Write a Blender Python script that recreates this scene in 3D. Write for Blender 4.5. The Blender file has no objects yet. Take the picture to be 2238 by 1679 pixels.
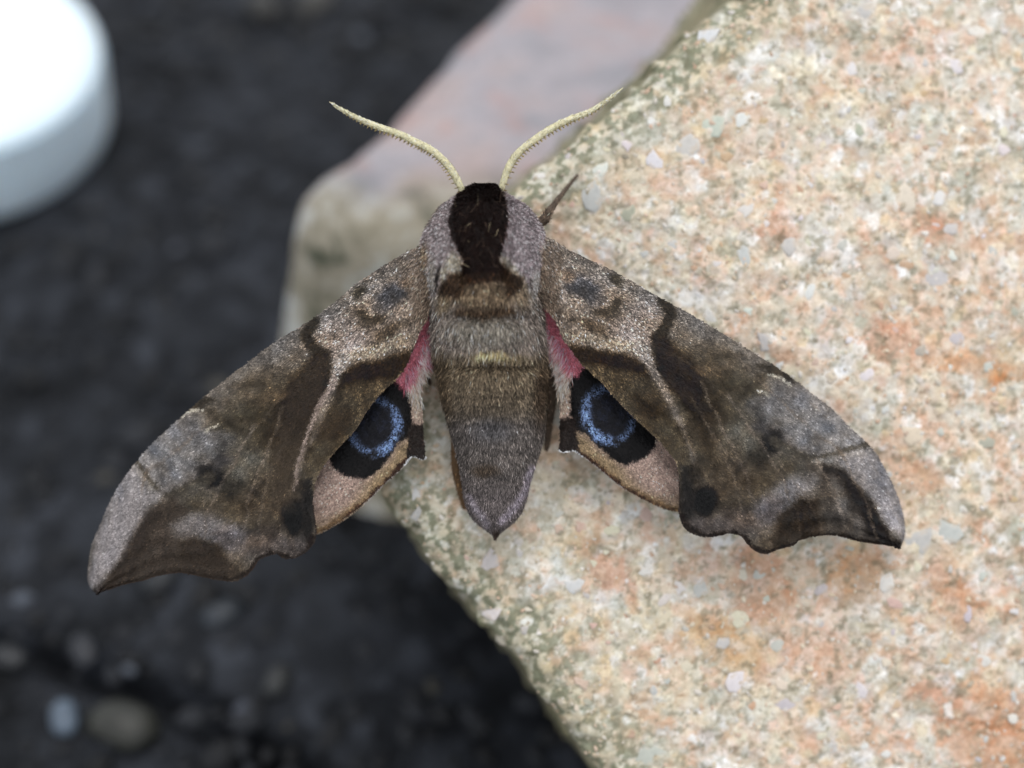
import bpy, math, random
import numpy as np
from mathutils import Matrix, Vector

rng = np.random.default_rng(7)
random.seed(7)
scene = bpy.context.scene
MM = 0.001
TILT = math.radians(40)          # the moth's resting plane leans back from the horizontal
LIFT = 75.0                      # mm, height of the resting plane's origin above the ground
DIST = 130.0                     # mm, lens to the resting plane
FPX = 2860.0                     # focal length in photograph pixels (2238 wide)
CX, CY = 1119.0, 839.5
RX = np.array([[1, 0, 0], [0, math.cos(TILT), -math.sin(TILT)], [0, math.sin(TILT), math.cos(TILT)]])

# ------------------------------------------------------------------ camera
cam_data = bpy.data.cameras.new('camera')
cam = bpy.data.objects.new('camera', cam_data)
scene.collection.objects.link(cam)
scene.camera = cam
cam_data.sensor_width = 36.0
cam_data.lens = 36.0 * FPX / 2238.0
cam_data.clip_start = 0.005
cam_data.clip_end = 50.0
cl = RX @ np.array([0, 0, DIST]) + np.array([0, 0, LIFT])
cam.location = (cl * MM).tolist()
cam.rotation_euler = (TILT, 0, 0)
cam_data.dof.use_dof = True
cam_data.dof.focus_distance = (DIST - 7.0) * MM
cam_data.dof.aperture_fstop = cam_data.lens / 4.7

# ------------------------------------------------------------------ sky, sun, exposure
world = bpy.data.worlds.new('World')
scene.world = world
world.use_nodes = True
wn = world.node_tree
wn.nodes.clear()
w_out = wn.nodes.new('ShaderNodeOutputWorld')
w_bg = wn.nodes.new('ShaderNodeBackground')
w_sky = wn.nodes.new('ShaderNodeTexSky')
w_sky.sky_type = 'NISHITA'
w_sky.sun_disc = False
SUN_V = np.array([0.10, 0.72, 0.69])           # towards the sun, in the resting plane's frame
SUN_W = RX @ (SUN_V / np.linalg.norm(SUN_V))
sun_el = math.asin(SUN_W[2])
sun_az = math.atan2(SUN_W[0], SUN_W[1])
w_sky.sun_elevation = sun_el
w_sky.sun_rotation = sun_az
w_sky.dust_density = 0.6
w_sky.air_density = 1.0
w_hs = wn.nodes.new('ShaderNodeHueSaturation')  # overcast: the blue is mostly washed out
w_hs.inputs['Saturation'].default_value = 0.15
wn.links.new(w_sky.outputs[0], w_hs.inputs['Color'])
wn.links.new(w_hs.outputs[0], w_bg.inputs['Color'])
w_bg.inputs['Strength'].default_value = 0.15
wn.links.new(w_bg.outputs[0], w_out.inputs['Surface'])

sun_data = bpy.data.lights.new('sun', 'SUN')
sun_data.energy = 0.8
sun_data.angle = math.radians(35)
sun_data.color = (1.0, 0.97, 0.93)
sun = bpy.data.objects.new('sun', sun_data)
scene.collection.objects.link(sun)
sun.rotation_euler = Vector(SUN_W.tolist()).to_track_quat('Z', 'Y').to_euler()
sun.location = (0, 0, 1)

scene.view_settings.view_transform = 'Standard'
scene.view_settings.look = 'None'
scene.view_settings.gamma = 1.0
scene.view_settings.use_curve_mapping = False
scene.view_settings.exposure = 0.95
GAIN = 1.4                                       # how bright a white card renders in this light


# ------------------------------------------------------------------ helpers
def lin(c):
    c = np.asarray(c, float) / 255.0
    return np.where(c <= 0.04045, c / 12.92, ((c + 0.055) / 1.055) ** 2.4)


def alb(*c):
    """Albedo of a surface that reads as this sRGB colour in the photograph's light."""
    return np.clip(lin(c) / GAIN, 0.002, 0.85)


def px(x, y, z):
    """Resting-plane frame (mm) of what stands z mm proud of the plane at this place."""
    x = np.asarray(x, float); y = np.asarray(y, float); z = np.asarray(z, float) + 0 * x
    k = (DIST - z) / FPX
    return np.stack([(x - CX) * k, (CY - y) * k, z], -1)


def to_world(p):
    return np.asarray(p) @ RX.T + np.array([0, 0, LIFT])


def ground_at(x, y, zw=0.0):
    """World point (mm) at height zw seen at this place of the picture."""
    d = np.array([(x - CX) / FPX, (CY - y) / FPX, -1.0]) @ RX.T
    o = RX @ np.array([0, 0, DIST]) + np.array([0, 0, LIFT])
    t = (zw - o[2]) / d[2]
    return o + d * t


def hash_(ix, iy, iz, seed):
    n = (ix.astype(np.int64) * 374761393 + iy.astype(np.int64) * 668265263 + iz.astype(np.int64) * 2147483647 // 7 * 3
         + seed * 1274126177) & 0xFFFFFFFF
    n = ((n ^ (n >> 13)) * 1274126177) & 0xFFFFFFFF
    n = ((n ^ (n >> 16)) * 2246822519) & 0xFFFFFFFF
    return ((n ^ (n >> 15)) & 0xFFFFFF) / float(0xFFFFFF)


def noise2(x, y, seed=0):
    x = np.asarray(x, float); y = np.asarray(y, float)
    ix = np.floor(x); iy = np.floor(y)
    fx = x - ix; fy = y - iy
    fx = fx * fx * (3 - 2 * fx); fy = fy * fy * (3 - 2 * fy)
    z = np.zeros_like(ix)
    a = hash_(ix, iy, z, seed); b = hash_(ix + 1, iy, z, seed)
    c = hash_(ix, iy + 1, z, seed); d = hash_(ix + 1, iy + 1, z, seed)
    return (a * (1 - fx) + b * fx) * (1 - fy) + (c * (1 - fx) + d * fx) * fy


def fbm(x, y, seed=0, octv=3):
    v = 0; a = 0.5; t = 0
    for i in range(octv):
        v = v + a * noise2(x * 2 ** i, y * 2 ** i, seed + 17 * i); t += a; a *= 0.5
    return v / t


def smooth(e0, e1, x):
    t = np.clip((x - e0) / (e1 - e0), 0, 1)
    return t * t * (3 - 2 * t)


def seg_dist(P, A, B):
    d = B - A
    t = np.clip(((P - A) @ d) / max(d @ d, 1e-9), 0, 1)
    return np.linalg.norm(P - (A + t[:, None] * d), axis=1), t


def poly_sd(P, poly):
    """Signed distance, positive inside."""
    poly = np.asarray(poly, float)
    n = len(poly); dist = np.full(len(P), 1e9); inside = np.zeros(len(P), bool)
    for i in range(n):
        A = poly[i]; B = poly[(i + 1) % n]
        dist = np.minimum(dist, seg_dist(P, A, B)[0])
        if A[1] != B[1]:
            cond = (A[1] > P[:, 1]) != (B[1] > P[:, 1])
            inside ^= cond & (P[:, 0] < (B[0] - A[0]) * (P[:, 1] - A[1]) / (B[1] - A[1]) + A[0])
    return np.where(inside, dist, -dist)


class Paint:
    """Lays soft-edged marks of pigment over a set of points; colours are sRGB 0-255."""
    def __init__(self, P, base, warp=10, wscale=40, seed=1):
        self.C = np.tile(np.asarray(base, float), (len(P), 1))
        n1 = fbm(P[:, 0] / wscale, P[:, 1] / wscale, seed) - 0.5
        n2 = fbm(P[:, 0] / wscale, P[:, 1] / wscale, seed + 50) - 0.5
        g1 = noise2(P[:, 0] / 6, P[:, 1] / 6, seed + 90) - 0.5
        g2 = noise2(P[:, 0] / 6, P[:, 1] / 6, seed + 91) - 0.5
        self.P = P + np.stack([n1, n2], 1) * 2 * warp + np.stack([g1, g2], 1) * warp * 0.9

    def mix(self, m, col):
        m = np.clip(m, 0, 1)[:, None]
        self.C = self.C * (1 - m) + np.asarray(col, float) * m

    def blob(self, cx, cy, rx, ry, ang, col, op=1.0, soft=0.6):
        a = math.radians(ang); d = self.P - [cx, cy]
        u = (d[:, 0] * math.cos(a) + d[:, 1] * math.sin(a)) / rx
        v = (-d[:, 0] * math.sin(a) + d[:, 1] * math.cos(a)) / ry
        r = np.hypot(u, v)
        self.mix(op * (1 - smooth(1 - soft, 1 + soft, r)), col)

    def ring(self, cx, cy, rx, ry, ang, k, col, op=1.0, soft=0.1):
        a = math.radians(ang); d = self.P - [cx, cy]
        u = (d[:, 0] * math.cos(a) + d[:, 1] * math.sin(a)) / rx
        v = (-d[:, 0] * math.sin(a) + d[:, 1] * math.cos(a)) / ry
        r = np.hypot(u, v)
        m = smooth(k - soft, k + soft, r) * (1 - smooth(1 - soft, 1 + soft, r))
        self.mix(op * m, col)

    def poly(self, pts, col, op=1.0, soft=12):
        self.mix(op * smooth(-soft, soft, poly_sd(self.P, pts)), col)

    def stroke(self, pts, w, col, op=1.0, soft=None):
        pts = np.asarray(pts, float); soft = soft or w * 0.5
        if np.isscalar(w):
            w = [w] * len(pts)
        m = np.zeros(len(self.P))
        for i in range(len(pts) - 1):
            d, t = seg_dist(self.P, pts[i], pts[i + 1])
            ww = w[i] * (1 - t) + w[i + 1] * t
            m = np.maximum(m, 1 - smooth(ww - soft, ww + soft, d))
        self.mix(op * m, col)


def tps(src, dst, reg=1.0):
    src = np.asarray(src, float); dst = np.asarray(dst, float); n = len(src)
    def U(r):
        return np.where(r > 0, r * r * np.log(np.maximum(r, 1e-9)), 0)
    s = 300.0
    K = U(np.linalg.norm(src[:, None] - src[None], axis=2) / s) + reg * 1e-3 * np.eye(n)
    Pm = np.hstack([np.ones((n, 1)), src / s])
    A = np.zeros((n + 3, n + 3)); A[:n, :n] = K; A[:n, n:] = Pm; A[n:, :n] = Pm.T
    W = np.linalg.solve(A, np.vstack([dst, np.zeros((3, 2))]))
    def ev(P):
        P = np.asarray(P, float)
        return U(np.linalg.norm(P[:, None] - src[None], axis=2) / s) @ W[:n] + np.hstack([np.ones((len(P), 1)), P / s]) @ W[n:]
    return ev


def make_mesh(name, V, faces, col=None, smooth_=True, attrs=None):
    """faces: list of (m,k) int arrays."""
    me = bpy.data.meshes.new(name)
    V = np.asarray(V, np.float32)
    me.vertices.add(len(V)); me.vertices.foreach_set('co', V.ravel())
    if not isinstance(faces, list):
        faces = [faces]
    loops = np.concatenate([f.ravel() for f in faces]).astype(np.int32)
    tot = np.concatenate([np.full(len(f), f.shape[1], np.int32) for f in faces])
    start = np.concatenate([[0], np.cumsum(tot)[:-1]]).astype(np.int32)
    me.loops.add(len(loops)); me.loops.foreach_set('vertex_index', loops)
    me.polygons.add(len(tot)); me.polygons.foreach_set('loop_start', start); me.polygons.foreach_set('loop_total', tot)
    if smooth_:
        me.polygons.foreach_set('use_smooth', np.ones(len(tot), bool))
    if col is not None:
        a = me.color_attributes.new('pigment', 'FLOAT_COLOR', 'POINT')
        c4 = np.ones((len(V), 4), np.float32); c4[:, :3] = col
        a.data.foreach_set('color', c4.ravel())
    for k, v in (attrs or {}).items():
        a = me.attributes.new(k, 'FLOAT', 'POINT'); a.data.foreach_set('value', np.asarray(v, np.float32))
    me.update(calc_edges=True); me.validate()
    return me


def link(name, me, mat=None, parent=None):
    o = bpy.data.objects.new(name, me)
    scene.collection.objects.link(o)
    if mat is not None and me is not None:
        if len(me.materials) == 0:
            me.materials.append(mat)
    if parent is not None:
        o.parent = parent
    return o


def leaning(name, me, mat, origin):
    """A top-level object in the resting plane's frame, origin in mm."""
    o = link(name, me, mat)
    o.rotation_euler = (TILT, 0, 0)
    o.location = (to_world(np.asarray(origin, float)) * MM).tolist()
    return o


def grid_faces(nu, nv):
    i = np.arange(nu * nv).reshape(nu, nv)
    return np.stack([i[:-1, :-1], i[1:, :-1], i[1:, 1:], i[:-1, 1:]], -1).reshape(-1, 4)


def tag(o, label=None, cat=None, kind=None, group=None):
    if label: o['label'] = label
    if cat: o['category'] = cat
    if kind: o['kind'] = kind
    if group: o['group'] = group
    return o


# ------------------------------------------------------------------ materials
class NT:
    def __init__(self, name):
        self.m = bpy.data.materials.new(name); self.m.use_nodes = True
        self.t = self.m.node_tree; self.bsdf = self.t.nodes['Principled BSDF']
    def n(self, typ, **kw):
        nd = self.t.nodes.new(typ)
        for k, v in kw.items():
            setattr(nd, k, v)
        return nd
    def l(self, a, b):
        self.t.links.new(a, b)
    def coord(self, scale=1000.0, which='Object'):
        tc = self.n('ShaderNodeTexCoord'); mp = self.n('ShaderNodeMapping')
        mp.inputs['Scale'].default_value = (scale,) * 3
        self.l(tc.outputs[which], mp.inputs['Vector'])
        return mp.outputs[0]
    def noise(self, vec, scale, detail=3, rough=0.55, dist=0.0):
        nd = self.n('ShaderNodeTexNoise'); nd.inputs['Scale'].default_value = scale
        nd.inputs['Detail'].default_value = detail; nd.inputs['Roughness'].default_value = rough
        nd.inputs['Distortion'].default_value = dist
        self.l(vec, nd.inputs['Vector']); return nd
    def voro(self, vec, scale, feature='F1', rnd=1.0):
        nd = self.n('ShaderNodeTexVoronoi', feature=feature); nd.inputs['Scale'].default_value = scale
        nd.inputs['Randomness'].default_value = rnd
        self.l(vec, nd.inputs['Vector']); return nd
    def ramp(self, fac, stops, interp='LINEAR'):
        nd = self.n('ShaderNodeValToRGB'); cr = nd.color_ramp; cr.interpolation = interp
        while len(cr.elements) < len(stops):
            cr.elements.new(0.5)
        for e, (p, c) in zip(cr.elements, stops):
            e.position = p
            e.color = (*(c if hasattr(c, '__len__') else (c, c, c)), 1)
        self.l(fac, nd.inputs['Fac']); return nd.outputs['Color']
    def mix(self, fac, a, b, blend='MIX'):
        nd = self.n('ShaderNodeMix', data_type='RGBA', blend_type=blend)
        for s, v in ((nd.inputs['Factor'], fac), (nd.inputs['A'], a), (nd.inputs['B'], b)):
            if hasattr(v, 'is_output'):
                self.l(v, s)
            elif hasattr(v, '__len__'):
                s.default_value = (*v, 1)
            else:
                s.default_value = v if s.name == 'Factor' else (v, v, v, 1)
        return nd.outputs['Result']
    def math(self, op, a, b=0.0, clamp=False):
        nd = self.n('ShaderNodeMath', operation=op, use_clamp=clamp)
        for s, v in ((nd.inputs[0], a), (nd.inputs[1], b)):
            if hasattr(v, 'is_output'):
                self.l(v, s)
            else:
                s.default_value = v
        return nd.outputs[0]
    def attr(self, name):
        nd = self.n('ShaderNodeAttribute', attribute_name=name); return nd
    def bump(self, height, strength, dist):
        nd = self.n('ShaderNodeBump'); nd.inputs['Strength'].default_value = strength
        nd.inputs['Distance'].default_value = dist
        self.l(height, nd.inputs['Height']); self.l(nd.outputs[0], self.bsdf.inputs['Normal']); return nd
    def set(self, col=None, rough=0.6, spec=0.4, **kw):
        if col is not None:
            if hasattr(col, 'is_output'):
                self.l(col, self.bsdf.inputs['Base Color'])
            else:
                self.bsdf.inputs['Base Color'].default_value = (*col, 1)
        if hasattr(rough, 'is_output'):
            self.l(rough, self.bsdf.inputs['Roughness'])
        else:
            self.bsdf.inputs['Roughness'].default_value = rough
        self.bsdf.inputs['Specular IOR Level'].default_value = spec
        for k, v in kw.items():
            self.bsdf.inputs[k].default_value = v
        return self.m


def mat_membrane():
    k = NT('wing_membrane'); v = k.coord()
    base = k.attr('pigment').outputs['Color']
    vo = k.voro(v, 6.0)
    sp = k.ramp(k.n('ShaderNodeSeparateColor').outputs[0], [(0, 0.6), (1, 1.35)])
    sep = [n for n in k.t.nodes if n.type == 'SEPARATE_COLOR'][0]
    k.l(vo.outputs['Color'], sep.inputs[0])
    col = k.mix(1.0, base, sp, 'MULTIPLY')
    k.bump(vo.outputs['Distance'], 0.35, 0.00006)
    return k.set(col, 0.7, 0.12)


def mat_pigment(name, rough=0.6, spec=0.35, sheen=0.0):
    k = NT(name)
    base = k.attr('pigment').outputs['Color']
    m = k.set(base, rough, spec)
    if sheen:
        k.bsdf.inputs['Sheen Weight'].default_value = sheen
        k.bsdf.inputs['Sheen Roughness'].default_value = 0.4
    return m


M_MEMBRANE = mat_membrane()
M_SCALE = mat_pigment('wing_scale', 0.55, 0.16)
M_FUR = mat_pigment('moth_fur', 0.6, 0.12)
M_SKIN = mat_pigment('moth_cuticle', 0.7, 0.2)


def mat_rock():
    k = NT('conglomerate'); v = k.coord()
    pig = k.attr('pigment').outputs['Color']
    wob = k.noise(v, 1.6, 3, 0.6)
    warp = k.n('ShaderNodeVectorMath', operation='MULTIPLY_ADD')
    k.l(wob.outputs['Color'], warp.inputs[0]); warp.inputs[1].default_value = (0.7, 0.7, 0.7); k.l(v, warp.inputs[2])
    vw = warp.outputs[0]
    c1 = k.voro(vw, 2.6); c2 = k.voro(vw, 1.2)
    s1 = k.n('ShaderNodeSeparateColor'); k.l(c1.outputs['Color'], s1.inputs[0])
    s2 = k.n('ShaderNodeSeparateColor'); k.l(c2.outputs['Color'], s2.inputs[0])
    g1 = k.ramp(s1.outputs[0], [(0, (0.74, 0.73, 0.68)), (.1, (0.92, 0.90, 0.86)), (.35, (0.99, 0.975, 0.95)), (.6, (1.03, 1.02, 1.0)), (.85, (1.09, 1.10, 1.10)), (1, (1.17, 1.18, 1.2))])
    g2 = k.ramp(s2.outputs[1], [(0, (0.88, 0.86, 0.82)), (.3, (0.99, 0.98, 0.96)), (.65, (1.02, 1.02, 1.01)), (1, (1.08, 1.09, 1.11))])
    col = k.mix(1.0, pig, g1, 'MULTIPLY')
    col = k.mix(1.0, col, g2, 'MULTIPLY')
    hgt = k.math('ADD', k.math('MULTIPLY', c2.outputs['Distance'], -0.5), k.math('MULTIPLY', c1.outputs['Distance'], -0.4))
    hgt = k.math('ADD', hgt, wob.outputs['Fac'])
    k.bump(hgt, 0.4, 0.00025)
    return k.set(col, 0.78, 0.22)


def mat_chip():
    k = NT('mineral_chip'); v = k.coord()
    oi = k.n('ShaderNodeObjectInfo')
    n = k.noise(v, 1.6, 4, 0.65)
    col = k.mix(1.0, oi.outputs['Color'], k.ramp(n.outputs['Fac'], [(0.25, 0.84), (0.7, 1.08)]), 'MULTIPLY')
    col = k.mix(k.ramp(k.noise(v, 1.3, 4, 0.7).outputs['Fac'], [(0.55, 0.0), (0.62, 0.7)]), col, tuple(alb(214, 198, 178)))
    k.bump(n.outputs['Fac'], 0.4, 0.0002)
    return k.set(col, 0.6, 0.35)


def mat_sand():
    k = NT('mineral_grain'); return k.set(k.attr('pigment').outputs['Color'], 0.7, 0.3)


def mat_grey_rock():
    k = NT('weathered_stone'); v = k.coord()
    n1 = k.noise(v, 0.045, 3, 0.6, 0.4); n2 = k.noise(v, 0.12, 4, 0.65, 0.5); n3 = k.noise(v, 0.6, 4, 0.7)
    P = lambda *c: tuple(alb(*c))
    col = k.ramp(n1.outputs['Fac'], [(0.35, P(150, 150, 156)), (0.5, P(176, 170, 175)), (0.65, P(186, 170, 168))])
    col = k.mix(k.math('MULTIPLY', k.ramp(n2.outputs['Fac'], [(0.52, 0.0), (0.64, 1.0)]), 0.6), col, P(188, 150, 142))
    col = k.mix(k.math('MULTIPLY', k.ramp(n3.outputs['Fac'], [(0.5, 0.0), (0.66, 1.0)]), 0.5), col, P(140, 140, 142))
    side = k.attr('weathering').outputs['Fac']
    lich = k.ramp(k.noise(v, 0.16, 4, 0.7, 0.5).outputs['Fac'], [(0.36, P(96, 100, 84)), (0.45, P(150, 144, 126)), (0.55, P(182, 174, 156)), (0.66, P(206, 210, 208))])
    col = k.mix(side, col, lich)
    k.bump(n3.outputs['Fac'], 0.5, 0.0006)
    return k.set(col, 0.8, 0.25)


def mat_ground():
    k = NT('asphalt'); v = k.coord()
    n1 = k.noise(v, 0.045, 4, 0.65, 0.4); n2 = k.noise(v, 0.16, 4, 0.7); vo = k.voro(v, 0.22)
    P = lambda *c: tuple(alb(*c))
    col = k.ramp(n1.outputs['Fac'], [(0.36, P(22, 24, 27)), (0.64, P(50, 53, 59))])
    col = k.mix(k.ramp(n2.outputs['Fac'], [(0.5, 0.0), (0.7, 0.6)]), col, P(64, 68, 75))
    s = k.n('ShaderNodeSeparateColor'); k.l(vo.outputs['Color'], s.inputs[0])
    col = k.mix(1.0, col, k.ramp(s.outputs[0], [(0, 0.5), (0.8, 1.1), (1, 1.8)]), 'MULTIPLY')
    k.bump(n2.outputs['Fac'], 0.6, 0.002)
    return k.set(col, 0.8, 0.12)


def mat_pebble():
    k = NT('pebble'); v = k.coord()
    oi = k.n('ShaderNodeObjectInfo'); n = k.noise(v, 0.5, 4, 0.6)
    col = k.mix(1.0, oi.outputs['Color'], k.ramp(n.outputs['Fac'], [(0.3, 0.65), (0.7, 1.2)]), 'MULTIPLY')
    return k.set(col, 0.5, 0.4)


def mat_plastic():
    k = NT('white_plastic'); v = k.coord()
    n = k.noise(v, 0.8, 3, 0.6)
    col = k.ramp(n.outputs['Fac'], [(0.3, (0.64, 0.79, 0.92)), (0.7, (0.67, 0.82, 0.94))])
    return k.set(col, 0.38, 0.45, **{'Subsurface Weight': 0.9, 'Subsurface Radius': (0.85, 0.95, 1.0), 'Subsurface Scale': 0.02})


M_ROCK = mat_rock(); M_CHIP = mat_chip(); M_SAND = mat_sand(); M_GREY = mat_grey_rock()
M_GROUND = mat_ground(); M_PEBBLE = mat_pebble(); M_PLASTIC = mat_plastic()

# ------------------------------------------------------------------ the ground
def ground_height(x, y):
    hgt = 2.2 * (fbm(x / 14, y / 14, 3) - 0.5) + 1.2 * (fbm(x / 4, y / 4, 4) - 0.5)
    a = ground_at(-60, 1385)[:2]; b = ground_at(240, 1475)[:2]; c = ground_at(430, 1560)[:2]; d = ground_at(680, 1720)[:2]
    P = np.stack([x.ravel() + 3 * (fbm(x.ravel() / 12, y.ravel() / 12, 8) - .5), y.ravel() + 3 * (fbm(x.ravel() / 12, y.ravel() / 12, 9) - .5)], 1)
    dd = np.full(len(P), 1e9)
    for A, B in ((a, b), (b, c), (c, d)):
        dd = np.minimum(dd, seg_dist(P, A, B)[0])
    return hgt - 8.0 * np.exp(-(dd.reshape(x.shape) / 2.3) ** 2)


gx = np.concatenate([np.linspace(-2500, -160, 14), np.arange(-150, 90, 0.9), np.linspace(100, 2500, 14)])
gy = np.concatenate([np.linspace(-2500, -40, 14), np.arange(-30, 260, 0.9), np.linspace(270, 3500, 16)])
GX, GY = np.meshgrid(gx, gy, indexing='ij')
GZ = ground_height(GX, GY)
me = make_mesh('ground', np.stack([GX, GY, GZ], -1).reshape(-1, 3) * MM, grid_faces(len(gx), len(gy)))
ground = tag(link('ground', me, M_GROUND), kind='structure')


def pebble_mesh(name, seed, flat=0.6, n=9):
    r = np.random.default_rng(seed)
    V = [(0, 0, -flat)]; rings = [(-0.55, 0.75), (0.0, 1.0), (0.55, 0.72)]
    for zz, rr in rings:
        for i in range(n):
            a = 2 * math.pi * i / n
            q = rr * (1 + 0.22 * (r.random() - 0.5)) * (1 + 0.25 * math.cos(a * 2 + seed))
            V.append((q * math.cos(a), q * math.sin(a), zz * flat * (1 + 0.2 * r.random())))
    V.append((0.1 * r.random(), 0.1 * r.random(), flat * 0.95))
    q = []; t = []
    for i in range(n):
        j = (i + 1) % n
        t.append((0, 1 + j, 1 + i))
        for k in range(2):
            q.append((1 + k * n + i, 1 + k * n + j, 1 + (k + 1) * n + j, 1 + (k + 1) * n + i))
        t.append((1 + 2 * n + i, 1 + 2 * n + j, 1 + 3 * n))
    return np.array(V), np.array(q), np.array(t)


# loose grit on the ground: too many and too blurred to count
gv, gq, gt, gc = [], [], [], []
off = 0
proto = [pebble_mesh('p', s, 0.6, 6) for s in range(5)]
for i in range(3200):
    x = rng.uniform(-150, 60); y = rng.uniform(-25, 250)
    s = rng.lognormal(math.log(1.1), 0.45)
    V, q, t = proto[i % 5]
    a = rng.uniform(0, 6.28); ca, sa = math.cos(a), math.sin(a)
    W = np.stack([V[:, 0] * ca - V[:, 1] * sa, V[:, 0] * sa + V[:, 1] * ca, V[:, 2]], 1) * s + [x, y, 0.1]
    gv.append(W); gq.append(q + off); gt.append(t + off); off += len(V)
    g = rng.random()
    base = alb(*(np.array([27, 29, 33]) * (0.6 + .9 * g))) if g < 0.97 else alb(*rng.choice([(74, 78, 88), (70, 68, 62), (88, 94, 104)]))
    gc.append(np.tile(base, (len(V), 1)))
me = make_mesh('grit', np.concatenate(gv) * MM, [np.concatenate(gq), np.concatenate(gt)], np.concatenate(gc))
tag(link('grit', me, M_SAND), 'dark loose grit scattered over the asphalt ground', 'grit', 'stuff')

PEB = [(142, 1572, 2.6, (112, 128, 146), 'small pale blue pebble lying beside the yellowish pebble on the asphalt'),
       (270, 1590, 4.4, (58, 59, 53), 'broad yellowish grey pebble set in the asphalt below the crack'),
       (487, 1345, 2.8, (76, 85, 96), 'dull blue pebble on the asphalt under the moth\'s wing edge'),
       (608, 1490, 2.4, (78, 81, 82), 'small grey pebble on the asphalt left of the speckled stone'),
       (185, 1425, 2.6, (64, 68, 78), 'dim slate pebble on the asphalt just above the crack'),
       (20, 1440, 2.4, (66, 69, 74), 'small dusky pebble on the asphalt near where the crack starts'),
       (350, 1272, 2.6, (60, 66, 73), 'dim blue grey pebble on the asphalt below the scalloped wing'),
       (690, 12, 5.0, (84, 82, 76), 'brownish grey pebble on the asphalt behind the lilac stone'),
       (575, 20, 4.5, (72, 71, 66), 'olive grey pebble on the asphalt between the white lid and the lilac stone')]
for i, (x, y, s, c, lab) in enumerate(PEB):
    V, q, t = pebble_mesh('p', 40 + i, 0.55, 12)
    me = make_mesh('pebble', V * s * MM, [q, t])
    o = link('pebble', me, M_PEBBLE)
    p = ground_at(x, y, 0.5)
    o.location = ((p + [0, 0, s * 0.2]) * MM).tolist(); o.rotation_euler = (0, 0, i * 1.3)
    o.color = (*(alb(*c) * (.7 if i < 2 else .4)), 1)
    tag(o, lab, 'pebble', group='pebbles on the asphalt')

# ------------------------------------------------------------------ the rear stone
poly = np.array([(-31.3, 57), (-31.2, 53), (-28.8, 48.5), (-23, 45.5), (-14, 44), (0, 43.5), (40, 41), (80, 43), (95, 100), (70, 150), (22, 150), (10, 125), (-5.5, 99), (-20.8, 73), (-29.5, 61)])
xs = np.arange(-50, 110, 0.8); ys = np.arange(26, 170, 0.8)
X, Y = np.meshgrid(xs, ys, indexing='ij')
P = np.stack([X.ravel(), Y.ravel()], 1)
P2 = P + np.stack([fbm(P[:, 0] / 9, P[:, 1] / 9, 21) - .5, fbm(P[:, 0] / 9, P[:, 1] / 9, 22) - .5], 1) * 3.0
d = poly_sd(P2, poly)
R = 14.0
TOP = 55.0
z = np.where(d > R, 0, np.where(d > 0, -(R - np.sqrt(np.clip(R * R - (R - np.clip(d, 0, R)) ** 2, 0, None))), -R + 4.5 * d))
z = TOP + z + 1.6 * (fbm(P[:, 0] / 12, P[:, 1] / 12, 23) - .5) + 0.7 * (fbm(P[:, 0] / 3, P[:, 1] / 3, 24) - .5)
z = np.maximum(z, -1.0)
side = smooth(11.5, 4.0, d + 7 * (fbm(P[:, 0] / 6, P[:, 1] / 6, 25) - .5)) * smooth(62, 52, P[:, 1])
F = grid_faces(len(xs), len(ys))
F = F[(z[F] > -0.9).any(1)]
org = np.array([20, 95, 0.0])
me = make_mesh('rear_stone', (np.stack([P[:, 0], P[:, 1], z], 1) - org) * MM, F, attrs={'weathering': side})
rear = link('rough_stone', me, M_GREY); rear.location = (org * MM).tolist()
tag(rear, 'blurred lilac grey stone with a greenish beige side, propping the speckled stone', 'stone')

# ------------------------------------------------------------------ the speckled stone under the moth
k4 = (DIST + 4) / FPX
OUT = [(1800, -300), (1610, -20), (1500, 75), (1400, 168), (1320, 240), (1250, 308), (1190, 360), (1130, 415), (1040, 500), (960, 600),
       (900, 720), (860, 840), (836, 950), (826, 1030), (846, 1092), (900, 1172), (960, 1245), (1050, 1345), (1150, 1475),
       (1250, 1610), (1310, 1690), (1500, 1950), (1900, 2300), (2650, 2260), (2700, 400), (2600, -380)]
ROCK_POLY = np.array([((a - CX) * k4, (CY - b) * k4) for a, b in OUT])


def rock_d(P):
    w = np.stack([fbm(P[:, 0] / 5, P[:, 1] / 5, 31) - .5, fbm(P[:, 0] / 5, P[:, 1] / 5, 32) - .5], 1) * 2.4
    w2 = np.stack([noise2(P[:, 0] / 1.1, P[:, 1] / 1.1, 33) - .5, noise2(P[:, 0] / 1.1, P[:, 1] / 1.1, 34) - .5], 1) * 0.8
    return poly_sd(P + w + w2, ROCK_POLY)


def rock_z(P, d=None):
    if d is None:
        d = rock_d(P)
    face = -0.4 - 0.0012 * ((P[:, 0] - 4) ** 2 + (P[:, 1] + 4) ** 2)
    face = np.maximum(face, -9)
    face = face + 0.8 * (fbm(P[:, 0] / 8, P[:, 1] / 8, 35) - .5) + 0.6 * (fbm(P[:, 0] / 1.9, P[:, 1] / 1.9, 36, 2) - .5) \
        + 0.20 * (noise2(P[:, 0] / 0.5, P[:, 1] / 0.5, 37) - .5)
    R = 3.2
    e = np.where(d > R, 0, np.where(d > 0, -(R - np.sqrt(np.clip(R * R - (R - np.clip(d, 0, R)) ** 2, 0, None))), -R + 8 * d))
    return np.maximum(face + e, -44.0)


xs = np.concatenate([np.arange(-24, 54, 0.19), np.arange(54, 80, 1.0)])
ys = np.concatenate([np.arange(-74, -41, 1.0), np.arange(-41, 41, 0.19), np.arange(41, 66, 1.0)])
X, Y = np.meshgrid(xs, ys, indexing='ij')
P = np.stack([X.ravel(), Y.ravel()], 1)
d = rock_d(P); z = rock_z(P, d)
F = grid_faces(len(xs), len(ys))
F = F[(z[F] > -43.9).any(1)]
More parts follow.
